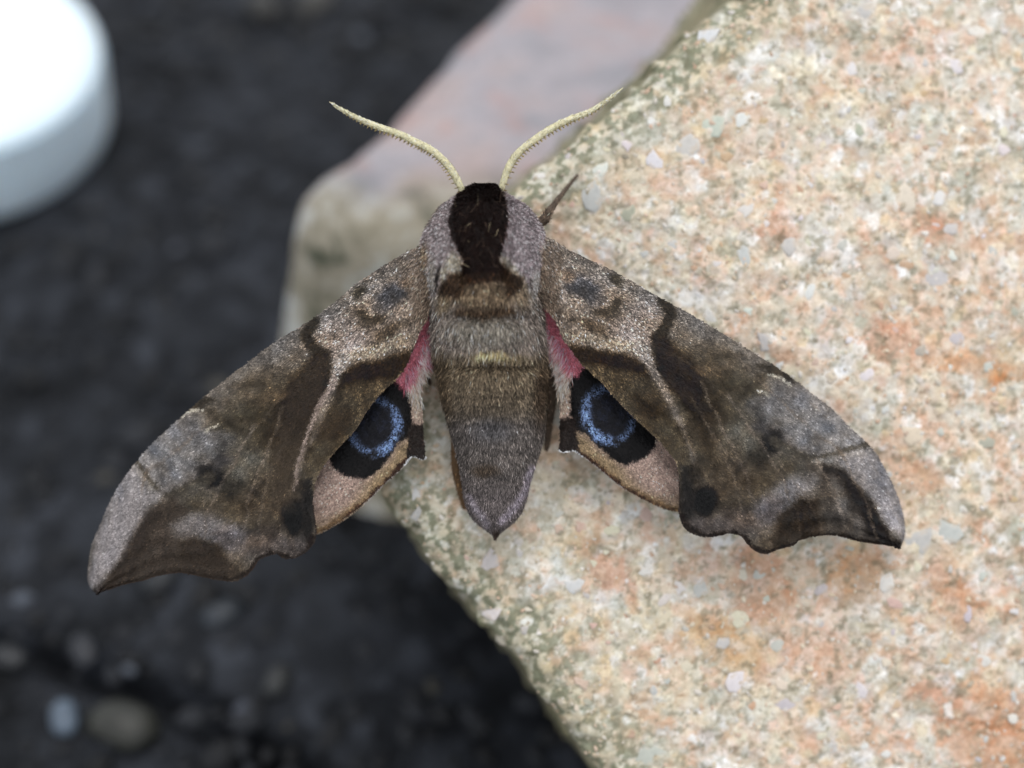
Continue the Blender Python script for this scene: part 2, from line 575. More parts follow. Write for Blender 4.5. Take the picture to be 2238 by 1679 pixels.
# pigment of the stone: cream matrix, pink and rust patches, flush clasts, green growth by the rim
WHITE, GREY, LILAC, CREAM, RUST, PINK, OCHRE, SAGE = (240, 240, 238), (208, 211, 206), (210, 208, 210), (238, 230, 206), (212, 168, 138), (226, 192, 174), (218, 182, 144), (180, 182, 166)
SX = P[:, 0] / k4 + CX; SY = CY - P[:, 1] / k4
SP = np.stack([SX, SY], 1)
pp = Paint(SP, (230, 216, 196), warp=22, wscale=60, seed=91)
for bx, by, brx, bry, ba, bc_, bo in [(1950, 1450, 330, 240, 20, (222, 184, 160), .7), (2080, 640, 260, 170, 30, (222, 186, 164), .6), (2120, 900, 170, 160, 0, (220, 178, 150), .6),
                                 (1450, 420, 260, 170, -30, (214, 208, 190), .6), (1300, 1420, 260, 180, 50, (222, 212, 184), .7), (1760, 120, 260, 130, 0, (220, 212, 192), .6),
                                 (2200, 1350, 120, 260, 0, (218, 172, 144), .7), (1650, 1275, 62, 84, -20, (204, 146, 108), .95), (1575, 1395, 88, 48, 28, (206, 160, 112), .95), (1862, 1250, 62, 56, 0, (212, 160, 116), .9),
                                 (2085, 1300, 50, 100, -32, (206, 150, 110), .95), (2165, 1610, 110, 90, 0, (206, 152, 116), .9), (2140, 800, 100, 30, 8, (206, 146, 98), .9), (2200, 830, 50, 30, 8, (200, 132, 80), .8),
                                 (1330, 1240, 70, 40, 40, (216, 168, 142), .8), (1290, 1180, 70, 40, 10, (206, 184, 154), .7), (1930, 740, 60, 40, 30, (214, 160, 130), .8), (1700, 520, 50, 40, 0, (206, 158, 132), .7),
                                 (2030, 500, 44, 34, 30, (204, 146, 116), .8), (1840, 320, 60, 40, 0, (214, 170, 148), .7), (1660, 290, 50, 40, 0, (216, 172, 150), .7), (2010, 110, 90, 60, 10, (222, 182, 164), .7),
                                 (1900, 560, 70, 50, 20, (214, 176, 152), .7), (1980, 1030, 80, 40, 20, (208, 158, 126), .8), (1780, 1420, 110, 60, 20, (216, 174, 146), .7), (2020, 1520, 90, 60, 0, (214, 166, 140), .7)]:
    pp.blob(bx, by, brx, bry, ba, bc_, bo, .45)
m1 = fbm(SX / 70, SY / 70, 92); m2 = fbm(SX / 26, SY / 26, 93, 4)
pp.mix(smooth(.50, .66, m1) * .45, (222, 184, 164))
pp.mix(smooth(.55, .66, m2) * .55, (206, 204, 190))
pp.mix(smooth(.44, .34, m2) * .5, (198, 158, 128))
col = pp.C.reshape(len(xs), len(ys), 3); PPg = pp.P.reshape(len(xs), len(ys), 2)
rp = np.random.default_rng(400)
pal_c = np.array([WHITE, WHITE, (246, 246, 246), (232, 232, 226), GREY, (214, 214, 202), LILAC, CREAM, (238, 228, 200), (222, 186, 160), PINK, (222, 196, 174), (226, 202, 164), SAGE, (160, 158, 140), (196, 188, 168), (210, 198, 180), (234, 230, 220), (228, 214, 196), (230, 220, 200), (222, 222, 212), (200, 204, 196)], float)
NC = 6500
cxs = rp.uniform(800, 2260, NC); cys = rp.uniform(-30, 1710, NC); crs = np.minimum(rp.lognormal(math.log(13.5), .58, NC), 52); cas = rp.uniform(0, 3.14, NC); asp = rp.uniform(.45, .95, NC); cop = rp.uniform(.2, .75, NC)
order = np.argsort(-crs)
for q in order:
    m = (crs[q] + 30) * k4
    x0, y0 = (cxs[q] - CX) * k4, (CY - cys[q]) * k4
    i0, i1 = np.searchsorted(xs, [x0 - m, x0 + m]); j0, j1 = np.searchsorted(ys, [y0 - m, y0 + m])
    if i1 <= i0 or j1 <= j0:
        continue
    w = PPg[i0:i1, j0:j1] * .6 + np.stack(np.meshgrid(xs[i0:i1] / k4 + CX, CY - ys[j0:j1] / k4, indexing='ij'), -1) * .4 - [cxs[q], cys[q]]
    ca, sa = math.cos(cas[q]), math.sin(cas[q])
    uu = (w[..., 0] * ca + w[..., 1] * sa) / crs[q]; vv = (-w[..., 0] * sa + w[..., 1] * ca) / (crs[q] * asp[q])
    rr_ = (np.abs(uu) ** 2.6 + np.abs(vv) ** 2.6) ** (1 / 2.6)
    ci = rp.integers(len(pal_c))
    mk = (smooth(1.3, .7, rr_) * min(1, cop[q] * (1.3 if ci < 3 else .9)))[..., None]
    c_ = pal_c[ci] * (0.95 + .1 * rp.random())
    col[i0:i1, j0:j1] = col[i0:i1, j0:j1] * (1 - mk) + c_ * mk
col = col.reshape(-1, 3)
pp.C = col
for bx, by, brx, bry, ba, bc_ in [(1655, 1280, 60, 86, -20, (206, 160, 130)), (1580, 1397, 92, 46, 28, (208, 172, 132)), (1865, 1250, 60, 60, 0, (212, 170, 134)), (2085, 1300, 52, 104, -32, (208, 164, 134)),
                                  (2175, 1600, 110, 90, 0, (206, 152, 116)), (2140, 800, 100, 28, 8, (208, 160, 122)), (1335, 1240, 60, 34, 40, (216, 168, 146)), (1940, 745, 60, 36, 30, (214, 160, 132)),
                                  (1700, 515, 40, 34, 0, (206, 158, 132)), (2035, 500, 34, 28, 30, (206, 160, 136)), (1985, 1030, 80, 34, 20, (210, 162, 132)), (1785, 1425, 90, 44, 20, (216, 176, 150)), (1445, 405, 36, 26, 30, (212, 164, 136))]:
    pp.blob(bx, by, brx, bry, ba, bc_, .5, .4)
col = pp.C
alg = smooth(8.0, 1.0, d + 3.5 * (fbm(P[:, 0] / 4, P[:, 1] / 4, 38) - .5))
alg2 = alg * smooth(.47, .56, fbm(SX / 13, SY / 13, 95, 4))
am = (alg2 * .85)[:, None]; col = col * (1 - am) + np.array([92, 98, 78]) * am
am = (alg * .35)[:, None]; col = col * (1 - am) + np.array([190, 190, 162]) * am
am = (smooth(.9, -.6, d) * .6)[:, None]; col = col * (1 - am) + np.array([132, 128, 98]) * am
pit = smooth(.64, .72, fbm(SX / 17, SY / 17, 96, 3)) * .45
col = col * (1 - pit[:, None]) + np.array([122, 120, 100]) * pit[:, None]
rock_col = np.clip(lin(np.clip(col, 10, 250)) * np.array([1.03, 1.02, 1.025]) / GAIN, .005, .8)
ROCK_ORG = np.array([20.0, -10.0, -44.0])
V = np.stack([P[:, 0], P[:, 1], z], 1)
used = np.unique(F); remap = -np.ones(len(V), int); remap[used] = np.arange(len(used))
V = V[used]; rock_col = rock_col[used]; F = remap[F]
back = np.array([(a, b, -43.95) for a, b in ROCK_POLY])
nb = len(V); V = np.vstack([V, back]); rock_col = np.vstack([rock_col, np.tile(alb(190, 176, 150), (len(back), 1))])
me = make_mesh('speckled_stone', (V - ROCK_ORG) * MM, [F, np.arange(nb, nb + len(back))[None, ::-1]], rock_col)
rock = leaning('speckled_stone', me, M_ROCK, ROCK_ORG)
tag(rock, 'cream and pink speckled conglomerate stone with green stained edges under the moth', 'stone')


def chip_mesh(seed, n=7, dome=0.28):
    r = np.random.default_rng(seed)
    ang = np.sort((np.arange(n) + 0.8 * (r.random(n) - .5)) / n * 2 * math.pi)
    rad = 0.62 + 0.55 * r.random(n)
    asp = 0.55 + 0.4 * r.random()
    o = np.stack([rad * np.cos(ang), rad * np.sin(ang) * asp], 1)
    V = [(*p, -0.5) for p in o] + [(*(p * 0.97), 0.25 * dome) for p in o] + [(*(p * 0.72), dome * (0.75 + 0.3 * r.random())) for p in o] + [(0, 0, dome)]
    q = []; t = []
    for i in range(n):
        j = (i + 1) % n
        q.append((i, j, n + j, n + i)); q.append((n + i, n + j, 2 * n + j, 2 * n + i)); t.append((2 * n + i, 2 * n + j, 3 * n))
    return np.array(V), np.array(q), np.array(t)


chip_protos = []
for s in range(10):
    V, q, t = chip_mesh(100 + s)
    me = make_mesh('aggregate_chip', V * MM, [q, t]); me.materials.append(M_CHIP); chip_protos.append(me)
CH = [(1422, 360, 24, WHITE, -50), (1310, 382, 21, WHITE, 10), (1290, 440, 36, GREY, 30), (1490, 332, 38, GREY, 40), (1612, 275, 28, WHITE, 60),
      (1178, 392, 18, WHITE, 0), (1452, 232, 20, WHITE, 70), (1540, 90, 30, WHITE, 30), (1970, 440, 34, CREAM, 80), (2045, 430, 28, WHITE, 40),
      (2070, 500, 24, LILAC, 60), (1858, 155, 20, WHITE, 50), (2085, 148, 22, WHITE, 75), (2140, 65, 24, WHITE, -10), (1712, 545, 26, GREY, 80),
      (1616, 566, 30, LILAC, 85), (1622, 465, 26, WHITE, 20), (2040, 610, 40, GREY, 0), (1940, 560, 20, CREAM, 0), (2195, 330, 16, WHITE, 0),
      (2060, 1160, 34, GREY, -20), (2000, 1180, 36, GREY, 10), (1520, 1278, 22, LILAC, 10), (1780, 1280, 18, LILAC, 30), 
      (1690, 1400, 26, GREY, 0), (1870, 1500, 26, WHITE, -60),
      (1715, 1530, 34, LILAC, 20), (1410, 1640, 40, GREY, 5), (1600, 1480, 28, WHITE, 40), (1610, 1345, 24, CREAM, 0), (1250, 1270, 24, WHITE, 15),
      (1075, 1215, 26, GREY, 50), (1072, 1325, 26, WHITE, -50), (1330, 1150, 20, CREAM, 0), (1400, 1240, 16, WHITE, 0), (1445, 1300, 20, WHITE, 40),
      (915, 1075, 20, WHITE, 80), (920, 1120, 20, GREY, 80), (1010, 1335, 22, SAGE, -55), (1100, 1405, 24, CREAM, -50), (1980, 950, 30, CREAM, 0),
      (1560, 510, 18, CREAM, 30),
      
      (1380, 870, 20, GREY, 0), (1880, 820, 22, WHITE, 20), (2080, 740, 24, GREY, 0), (1760, 640, 22, WHITE, 60), (1830, 540, 20, LILAC, 40)]
n_manual = len(CH)
pal = [WHITE, WHITE, GREY, LILAC, CREAM, CREAM, PINK, RUST, OCHRE, SAGE, GREY]
chips = [(a, b, r, c, ang) for a, b, r, c, ang in CH]
tries = 0
while len(chips) < 290 and tries < 20000:
    tries += 1
    a = rng.uniform(840, 2238); b = rng.uniform(0, 1679); r = min(30, rng.lognormal(math.log(11), 0.38))
    q = np.array([[(a - CX) * k4, (CY - b) * k4]])
    if poly_sd(q, ROCK_POLY)[0] < 1.2:
        continue
    if any((a - e[0]) ** 2 + (b - e[1]) ** 2 < (r + e[2]) ** 2 * 0.8 for e in chips):
        continue
    chips.append((a, b, r, pal[rng.integers(len(pal))], rng.uniform(0, 180)))
for i, (a, b, r, c, ang) in enumerate(chips):
    q = np.array([[(a - CX) * k4, (CY - b) * k4]])
    zz = float(np.mean(rock_z(q + np.array([[0, 0], [.4, 0], [-.4, 0], [0, .4], [0, -.4]]))))
    o = link('aggregate_chip', chip_protos[i % 10], None, rock)
    s = r * k4
    o.location = ((np.array([q[0, 0], q[0, 1], zz - 0.0]) - ROCK_ORG) * MM).tolist()
    o.scale = (s, s, min(s, 0.8) * 0.42)
    gx_ = float(rock_z(q + [[1, 0]])[0] - rock_z(q - [[1, 0]])[0]) / 2; gy_ = float(rock_z(q + [[0, 1]])[0] - rock_z(q - [[0, 1]])[0]) / 2
    o.rotation_euler = (max(-.4, min(.4, gy_)), max(-.4, min(.4, -gx_)), math.radians(ang))
    jit = 1 + 0.10 * (rng.random(3) - .5)
    o.color = (*np.clip((alb(*c) * .8 + alb(220, 204, 184) * .2) * .98 * jit, 0, .8), 1)

# the finer grains of the stone
gv, gq, gt, gc = [], [], [], []
off = 0
gp = [chip_mesh(200 + s, 6, 0.3) for s in range(6)]
N = 5200
Q = np.stack([rng.uniform(-16, 54, N), rng.uniform(-41, 41, N)], 1)
dq = rock_d(Q); zq = rock_z(Q, dq)
keep = np.where(dq > 0.1)[0]
pal2 = [(240, 240, 236), (224, 222, 214), (234, 222, 196), (220, 190, 168), (206, 166, 138), (204, 200, 186), (226, 204, 172), (176, 166, 144), (120, 122, 102)]
for i in keep:
    V, q, t = gp[i % 6]
    s = min(0.5, rng.lognormal(math.log(0.19), 0.42)); a = rng.uniform(0, 6.28); ca, sa = math.cos(a), math.sin(a)
    W = np.stack([V[:, 0] * ca - V[:, 1] * sa, V[:, 0] * sa + V[:, 1] * ca, V[:, 2]], 1) * s + [Q[i, 0], Q[i, 1], zq[i] - 0.01]
    gv.append(W); gq.append(q + off); gt.append(t + off); off += len(V)
    j = rng.integers(0, 8 if dq[i] > 6 else 9)
    gc.append(np.tile((alb(*pal2[j]) * .6 + alb(222, 204, 184) * .4) * (0.85 + 0.25 * rng.random()), (len(V), 1)))
me = make_mesh('grains', (np.concatenate(gv) - ROCK_ORG) * MM, [np.concatenate(gq), np.concatenate(gt)], np.concatenate(gc))
tag(link('grains', me, M_SAND, rock), kind='stuff')

# ------------------------------------------------------------------ the white lid
CAPX, CAPY, CAPR, CAPH = -114.6, 129.6, 31.0, 18.5
lid = link('jar_lid', None); lid.rotation_euler = (math.radians(2), math.radians(9), 0)      # tipped on the grit under it
lid.location = (CAPX * MM, CAPY * MM, CAPR * math.sin(math.radians(9)) * MM)
tag(lid, 'white plastic jar lid with finely ribbed side lying on the dark ground', 'lid')
NR = 120
na = NR * 4
ang = np.linspace(0, 2 * math.pi, na, endpoint=False)
prof = [(CAPR - 1.4, 0.2, 0), (CAPR - 0.2, 0.2, 0), (CAPR, 0.8, 1), (CAPR, 3, 1), (CAPR, 6, 1), (CAPR, CAPH - 3.2, 1), (CAPR - 0.1, CAPH - 2.2, 0.3)]
rib = np.array([0.0, 0.35, 0.35, 0.0] * NR)
V = np.array([[((r + rib[i] * k) * math.cos(a), (r + rib[i] * k) * math.sin(a), zz) for i, a in enumerate(ang)] for r, zz, k in prof])
i = np.arange(len(prof) * na).reshape(len(prof), na); j = np.roll(i, -1, axis=1)
F = np.stack([i[:-1], j[:-1], j[1:], i[1:]], -1).reshape(-1, 4)
link('ribbed_skirt', make_mesh('ribbed_skirt', V.reshape(-1, 3) * MM, F), M_PLASTIC, lid)
na = 96; ang = np.linspace(0, 2 * math.pi, na, endpoint=False)
prof = [(CAPR - 0.1, CAPH - 2.2), (CAPR - 0.25, CAPH - 1.4), (CAPR - 0.8, CAPH - 0.6), (CAPR - 1.8, CAPH - 0.1), (CAPR - 3, CAPH), (CAPR - 12, CAPH - 0.1), (0.5, CAPH - 0.15)]
V = np.array([[(r * math.cos(a), r * math.sin(a), zz) for a in ang] for r, zz in prof])
i = np.arange(len(prof) * na).reshape(len(prof), na); j = np.roll(i, -1, axis=1)
F = np.stack([i[:-1], j[:-1], j[1:], i[1:]], -1).reshape(-1, 4)
link('lid_top', make_mesh('lid_top', V.reshape(-1, 3) * MM, [F, i[-1][None]]), M_PLASTIC, lid)

# ------------------------------------------------------------------ the moth
MO = px(1065, 700, 0.0)
moth = link('hawk_moth', None)
moth.rotation_euler = (TILT, 0, 0)
moth.location = (to_world(MO) * MM).tolist()
tag(moth, 'brown hawk moth with blue eyespots and spread scalloped wings resting on the speckled stone', 'moth')


def mpart(name, me, mat, parent=None):
    return link(name, me, mat, parent or moth)


def loc(P):
    return (np.asarray(P) - MO) * MM


def key_curve(keys, n):
    """keys: (x, y) or (x, y, t); t missing values spread by arc length. Returns n points at even t."""
    xy = np.array([k[:2] for k in keys], float)
    # centripetal smoothing by Catmull-Rom
    dense = []; idx = []
    for i in range(len(xy) - 1):
        p0 = xy[max(i - 1, 0)]; p1 = xy[i]; p2 = xy[i + 1]; p3 = xy[min(i + 2, len(xy) - 1)]
        idx.append(len(dense))
        for u in np.linspace(0, 1, 12, endpoint=False):
            dense.append(0.5 * ((2 * p1) + (-p0 + p2) * u + (2 * p0 - 5 * p1 + 4 * p2 - p3) * u ** 2 + (-p0 + 3 * p1 - 3 * p2 + p3) * u ** 3))
    idx.append(len(dense)); dense.append(xy[-1]); dense = np.array(dense)
    s = np.concatenate([[0], np.cumsum(np.linalg.norm(np.diff(dense, axis=0), axis=1))])
    ts = [(i, k[2]) for i, k in enumerate(keys) if len(k) > 2]
    T = np.interp(s, [s[idx[i]] for i, _ in ts], [t for _, t in ts])
    u = np.linspace(0, 1, n)
    return np.stack([np.interp(u, T, dense[:, 0]), np.interp(u, T, dense[:, 1])], 1)


# ---- outlines (leading edge, trailing edge), in photograph measure
FR_L = [(1150, 505, 0), (1200, 521), (1234, 541), (1296, 572), (1345, 596), (1431, 645, .30), (1509, 688), (1586, 734), (1644, 770), (1711, 813, .58),
        (1769, 857), (1817, 895), (1861, 939, .76), (1904, 979), (1938, 1035), (1962, 1088, .90), (1974, 1132), (1977, 1160, .97), (1973, 1182), (1965, 1196, 1)]
FR_T = [(1130, 650, 0), (1170, 652), (1196, 676), (1216, 705), (1229, 738), (1245, 760), (1268, 790, .18), (1291, 812), (1313, 832), (1336, 858), (1362, 887), (1388, 913),
        (1421, 943, .40), (1440, 962), (1470, 997), (1481, 1024), (1486, 1054, .50), (1487, 1090), (1486, 1117), (1490, 1136), (1502, 1156, .58), (1529, 1169), (1554, 1171),
        (1573, 1168), (1589, 1163, .65), (1608, 1165), (1624, 1172), (1635, 1187), (1651, 1201), (1673, 1208, .73), (1700, 1198), (1733, 1189), (1744, 1179),
        (1779, 1170), (1809, 1167, .84), (1841, 1171), (1874, 1180), (1912, 1186), (1942, 1190, .96), (1960, 1197), (1965, 1196, 1)]
FL_L = [(960, 525, 0), (912, 541), (854, 572), (787, 616), (729, 664), (671, 707, .30), (613, 741), (555, 784), (497, 828), (449, 866, .55), (411, 900),
        (367, 939), (324, 982, .72), (280, 1035), (247, 1088), (223, 1141, .87), (203, 1190), (195, 1233), (194, 1267, .97), (202, 1287), (214, 1296, 1)]
FL_T = [(985, 665, 0), (945, 668), (933, 695), (913, 734), (900, 770), (887, 800), (868, 825, .18), (835, 855), (803, 894), (777, 936), (747, 969), (718, 1001, .40),
        (702, 1024), (691, 1049), (685, 1076, .48), (683, 1114), (687, 1141), (689, 1165), (683, 1187, .56), (664, 1206), (643, 1217), (621, 1217), (605, 1208, .63), (583, 1213), (564, 1222),
        (553, 1239), (537, 1256), (512, 1267, .71), (480, 1265), (447, 1259), (420, 1253), (388, 1249, .82), (344, 1256), (312, 1266), (274, 1274), (241, 1285, .96), (214, 1296, 1)]
HR_L = [(1150, 640, 0), (1200, 660), (1300, 760), (1400, 860, .45), (1480, 960), (1545, 1060, .9), (1540, 1100), (1500, 1118, 1)]
HR_T = [(1150, 660, 0), (1178, 700), (1186, 747), (1200, 775), (1220, 798), (1222, 835, .22), (1224, 900), (1224, 960), (1224, 982, .42), (1240, 984), (1256, 982, .48), (1287, 1004), (1320, 1030),
        (1356, 1060, .68), (1388, 1079), (1427, 1099, .85), (1460, 1112), (1486, 1116), (1500, 1118, 1)]
HL_L = [(970, 655, 0), (930, 680), (830, 790), (730, 900, .45), (660, 1000), (625, 1100, .9), (640, 1150), (676, 1166, 1)]
HL_T = [(970, 675, 0), (950, 715), (944, 770), (932, 805), (919, 828), (918, 850, .22), (922, 900), (925, 950), (928, 998, .42), (912, 996), (897, 996, .48), (874, 1024), (842, 1053),
        (809, 1086, .68), (780, 1112), (744, 1138, .85), (702, 1161), (689, 1165), (676, 1166, 1)]

FW_MAP = tps([(214, 1296), (912, 541), (933, 695), (683, 707), (710, 772), (469, 1040), (683, 1187), (512, 1267), (605, 1208), (388, 1249), (685, 1076), (728, 995), (868, 825),
              (430, 886), (319, 1122), (372, 1083), (883, 775), (753, 809), (686, 934), (247, 1088), (555, 784)],
             [(1965, 1196), (1200, 521), (1205, 690), (1451, 659), (1431, 736), (1682, 963), (1490, 1136), (1673, 1208), (1589, 1163), (1809, 1167), (1486, 1054), (1426, 952), (1268, 790),
              (1690, 812), (1841, 1026), (1769, 1001), (1258, 760), (1402, 789), (1475, 886), (1955, 1080), (1575, 728)])
HW_MAP = tps([(928, 998), (897, 996), (689, 1164), (809, 1086), (822, 926), (832, 858), (882, 907), (816, 1000), (943, 679), (918, 848), (865, 832), (728, 995), (767, 959), (744, 1138), (650, 1100), (830, 790)],
             [(1224, 982), (1256, 982), (1486, 1115), (1356, 1060), (1328, 904), (1307, 835), (1265, 890), (1349, 972), (1180, 660), (1222, 835), (1275, 800), (1426, 952), (1383, 930), (1427, 1099), (1525, 1050), (1320, 780)])


def paint_forewing(S):
    """S: points in right-wing photograph measure. Returns sRGB pigment and speckle strength."""
    Q = (S - [1200, 500]) / 0.4822
    p = Paint(Q, (112, 100, 90), warp=13, wscale=70, seed=5)
    # ground colours
    p.poly([(-100, 0), (300, 150), (560, 420), (470, 560), (420, 700), (100, 620), (-100, 400)], (146, 128, 116), 1, 60)
    p.poly([(-50, 20), (400, 230), (800, 470), (1100, 680), (1400, 900), (1700, 1400), (1500, 1200), (1250, 900), (950, 680), (700, 500), (400, 330), (100, 160), (-80, 120)], (122, 114, 110), .85, 40)
    p.poly([(560, 560), (800, 560), (1050, 760), (1000, 1000), (1050, 1200), (800, 1330), (640, 1100), (560, 800)], (94, 82, 66), .9, 80)
    p.poly([(950, 720), (1150, 720), (1460, 980), (1600, 1300), (1300, 1020), (1050, 980), (900, 820)], (132, 125, 126), .9, 60)
    p.blob(1220, 900, 220, 90, 32, (146, 141, 143), .75, .7)
    p.blob(860, 950, 110, 130, 10, (106, 100, 92), .7, .6)
    p.blob(820, 1150, 120, 140, 10, (88, 74, 60), .8, .6)
    p.blob(1080, 870, 150, 70, 20, (116, 110, 108), .6, .7)
    # basal marks
    p.blob(150, 265, 105, 48, 32, (84, 82, 86), .9, .5)
    p.blob(70, 205, 40, 26, 30, (150, 120, 96), .7, .6)
    p.blob(300, 235, 34, 26, 40, (66, 58, 46), .85, .5)
    p.blob(255, 375, 70, 24, 10, (70, 60, 48), .8, .6)
    p.blob(300, 340, 28, 34, 20, (62, 54, 42), .7, .6)
    p.blob(200, 440, 130, 26, 25, (98, 80, 62), .7, .7)
    p.blob(360, 470, 90, 60, 30, (168, 148, 140), .75, .7)
    p.blob(430, 380, 60, 60, 30, (156, 140, 134), .7, .7)
    p.blob(250, 505, 170, 26, 12, (170, 148, 126), .85, .6)
    # costal mark and median patch
    p.stroke([(505, 320), (545, 385), (510, 460), (490, 500)], [24, 26, 28, 34], (58, 50, 40), .92, 14)
    p.poly([(458, 488), (520, 478), (610, 555), (720, 660), (770, 790), (740, 880), (660, 850), (580, 770), (500, 690), (462, 600)], (54, 42, 29), 1.0, 22)
    p.blob(620, 560, 60, 22, 40, (118, 98, 76), .5, .8)
    p.poly([(640, 800), (740, 820), (770, 940), (730, 1010), (670, 930)], (66, 54, 40), .85, 45)
    p.blob(760, 760, 60, 120, -20, (76, 64, 48), .7, .6)
    # inner margin
    p.poly([(120, 590), (440, 640), (520, 780), (620, 960), (560, 1040), (430, 920), (250, 730), (130, 620)], (100, 85, 66), .95, 24)
    p.poly([(60, 520), (180, 528), (330, 552), (420, 600), (450, 660), (340, 640), (240, 612), (130, 610), (70, 560)], (60, 45, 28), .96, 20)
    p.blob(450, 800, 85, 46, 30, (74, 58, 40), .85, .6)
    p.poly([(500, 900), (580, 900), (640, 1080), (640, 1200), (590, 1200), (590, 1080)], (98, 86, 70), .9, 24)
    p.stroke([(60, 540), (150, 630), (300, 780), (480, 940), (570, 1050), (600, 1200)], 8, (124, 106, 84), .7, 8)
    # pale stem of the light stripe
    p.stroke([(400, 520), (450, 600), (500, 690), (545, 790), (580, 860), (620, 950), (650, 1040), (668, 1120)], [26, 22, 16, 12, 10, 8, 6, 4], (156, 140, 130), .85, 12)
    p.stroke([(610, 910), (650, 1010), (700, 1100), (725, 1160)], [6, 6, 5, 4], (132, 112, 92), .6, 5)
    # smears beyond the cell
    p.blob(770, 595, 80, 30, -12, (74, 64, 52), .8, .6)
    p.blob(800, 620, 30, 20, 0, (146, 122, 100), .5, .8)
    p.blob(850, 710, 120, 34, 10, (80, 72, 58), .8, .6)
    p.blob(720, 640, 50, 30, 20, (134, 112, 90), .5, .7)
    p.stroke([(940, 620), (1010, 640), (1090, 680), (1110, 700)], [10, 20, 16, 5], (66, 58, 48), .9, 12)
    p.stroke([(1010, 640), (900, 700), (800, 740)], [16, 26, 14], (84, 74, 62), .7, 16)
    p.stroke([(900, 800), (960, 830), (1040, 880)], [14, 24, 14], (98, 92, 88), .6, 16)
    # discal spot and its line
    p.blob(1005, 960, 48, 54, 30, (38, 35, 34), .95, .35)
    p.blob(955, 900, 46, 28, 30, (80, 74, 74), .7, .6)
    p.stroke([(1010, 965), (1090, 1000), (1180, 1035), (1300, 1015), (1450, 965)], [26, 18, 14, 10, 12], (84, 76, 66), .85, 11)
    p.blob(940, 1045, 56, 40, 20, (66, 58, 48), .8, .6)
    p.blob(1085, 1080, 70, 60, 40, (82, 74, 62), .7, .6)
    p.stroke([(1190, 1050), (1310, 1030), (1450, 1010)], [10, 12, 8], (158, 150, 146), .6, 10)
    # apex
    p.poly([(1290, 1040), (1480, 1000), (1640, 1280), (1640, 1460), (1520, 1320), (1420, 1190), (1330, 1080)], (150, 142, 144), .9, 30)
    p.blob(1545, 1300, 40, 110, -28, (170, 162, 168), .75, .6)
    p.poly([(1230, 1060), (1330, 1088), (1425, 1200), (1500, 1325), (1615, 1445), (1500, 1420), (1420, 1390), (1370, 1300), (1300, 1200), (1230, 1130)], (46, 38, 32), .97, 14)
    p.blob(1560, 1385, 26, 18, 40, (112, 104, 98), .6, .6)
    p.poly([(1180, 1090), (1290, 1130), (1400, 1320), (1430, 1400), (1250, 1370), (1230, 1220)], (82, 72, 64), .8, 34)
    p.blob(1310, 1210, 34, 90, -25, (118, 110, 106), .7, .6)
    p.blob(1400, 1330, 26, 70, -20, (108, 100, 96), .6, .6)
    # lilac sheen painted in as colour, brown hind corner, tornal spot
    p.blob(1080, 1190, 110, 60, -25, (136, 130, 134), .85, .6)
    p.blob(990, 1270, 70, 60, -30, (122, 112, 116), .7, .6)
    p.poly([(1010, 1390), (1040, 1290), (1130, 1225), (1215, 1215), (1240, 1370), (1120, 1400), (1000, 1450)], (60, 48, 36), .95, 26)
    p.blob(1000, 1420, 60, 36, -20, (84, 70, 54), .7, .6)
    p.blob(730, 1345, 150, 40, 5, (100, 90, 88), .85, .6)
    p.blob(860, 1310, 90, 50, 15, (104, 90, 84), .7, .6)
    p.blob(700, 1225, 56, 66, 10, (26, 22, 21), .97, .4)
    p.poly([(590, 1060), (650, 1080), (660, 1200), (650, 1310), (600, 1330), (590, 1200)], (46, 42, 40), .9, 18)
    p.blob(660, 1090, 30, 60, 0, (60, 52, 44), .6, .7)
    # veins
    for pts, w, op in [([(680, 690), (760, 850), (830, 1000), (880, 1110), (930, 1240)], 6, .8), ([(800, 740), (900, 890), (980, 1010), (1060, 1150), (1080, 1220)], 6, .85),
                       ([(820, 560), (940, 680), (1050, 790), (1160, 880)], 5, .6), ([(1200, 1040), (1270, 1160), (1330, 1340)], 6, .85),
                       ([(1300, 990), (1370, 1120), (1430, 1240), (1475, 1395)], 6, .85), ([(700, 860), (790, 1000), (860, 1080)], 5, .6),
                       ([(940, 1240), (985, 1330), (1000, 1430)], 4, .5), ([(1060, 800), (1200, 930), (1320, 1010)], 4, .55), ([(1160, 780), (1300, 900), (1420, 1000), (1520, 1180), (1580, 1320)], 4, .4), ([(1080, 1220), (1120, 1310), (1130, 1400)], 4, .5), ([(640, 760), (720, 900), (800, 1060), (850, 1180), (870, 1300)], 4, .5), ([(1000, 1010), (1100, 1130), (1190, 1260), (1230, 1370)], 4, .55), ([(560, 560), (680, 650), (800, 760)], 5, .4)]:
        p.stroke(pts, w * .9, (136, 119, 107), op * .75, 6)
    for a, b, c_, d_ in [(985, 660, 1085, 715), (935, 730, 985, 760)]:
        p.stroke([(a, b), ((a + c_) / 2 + 8, (b + d_) / 2 - 8), (c_, d_)], 5, (196, 186, 172), .8, 4)
    # dark rim of the scalloped margin
    p.stroke([(600, 1300), (625, 1355), (700, 1390), (780, 1385), (830, 1375), (880, 1395), (910, 1440), (985, 1468), (1060, 1440), (1110, 1430), (1130, 1405), (1260, 1385), (1400, 1405), (1590, 1440)], 11, (46, 36, 30), .85, 8)
    f1 = fbm(Q[:, 0] / 45, Q[:, 1] / 45, 61) - .5
    f2 = fbm(Q[:, 0] / 18, Q[:, 1] / 18, 62) - .5
    f3 = fbm(Q[:, 0] / 120, Q[:, 1] / 120, 63) - .5
    C = p.C * (1 + 0.5 * f1 + 0.34 * f2 + 0.2 * f3)[:, None]
    w = fbm(Q[:, 0] / 60, Q[:, 1] / 60, 64) - .5
    C = C * (1 + w[:, None] * np.array([0.10, 0.01, -0.12]))
    gl = C.mean(1, keepdims=True)
    C = (91 + (gl - 104) * 1.2) + (C - gl) * 0.9
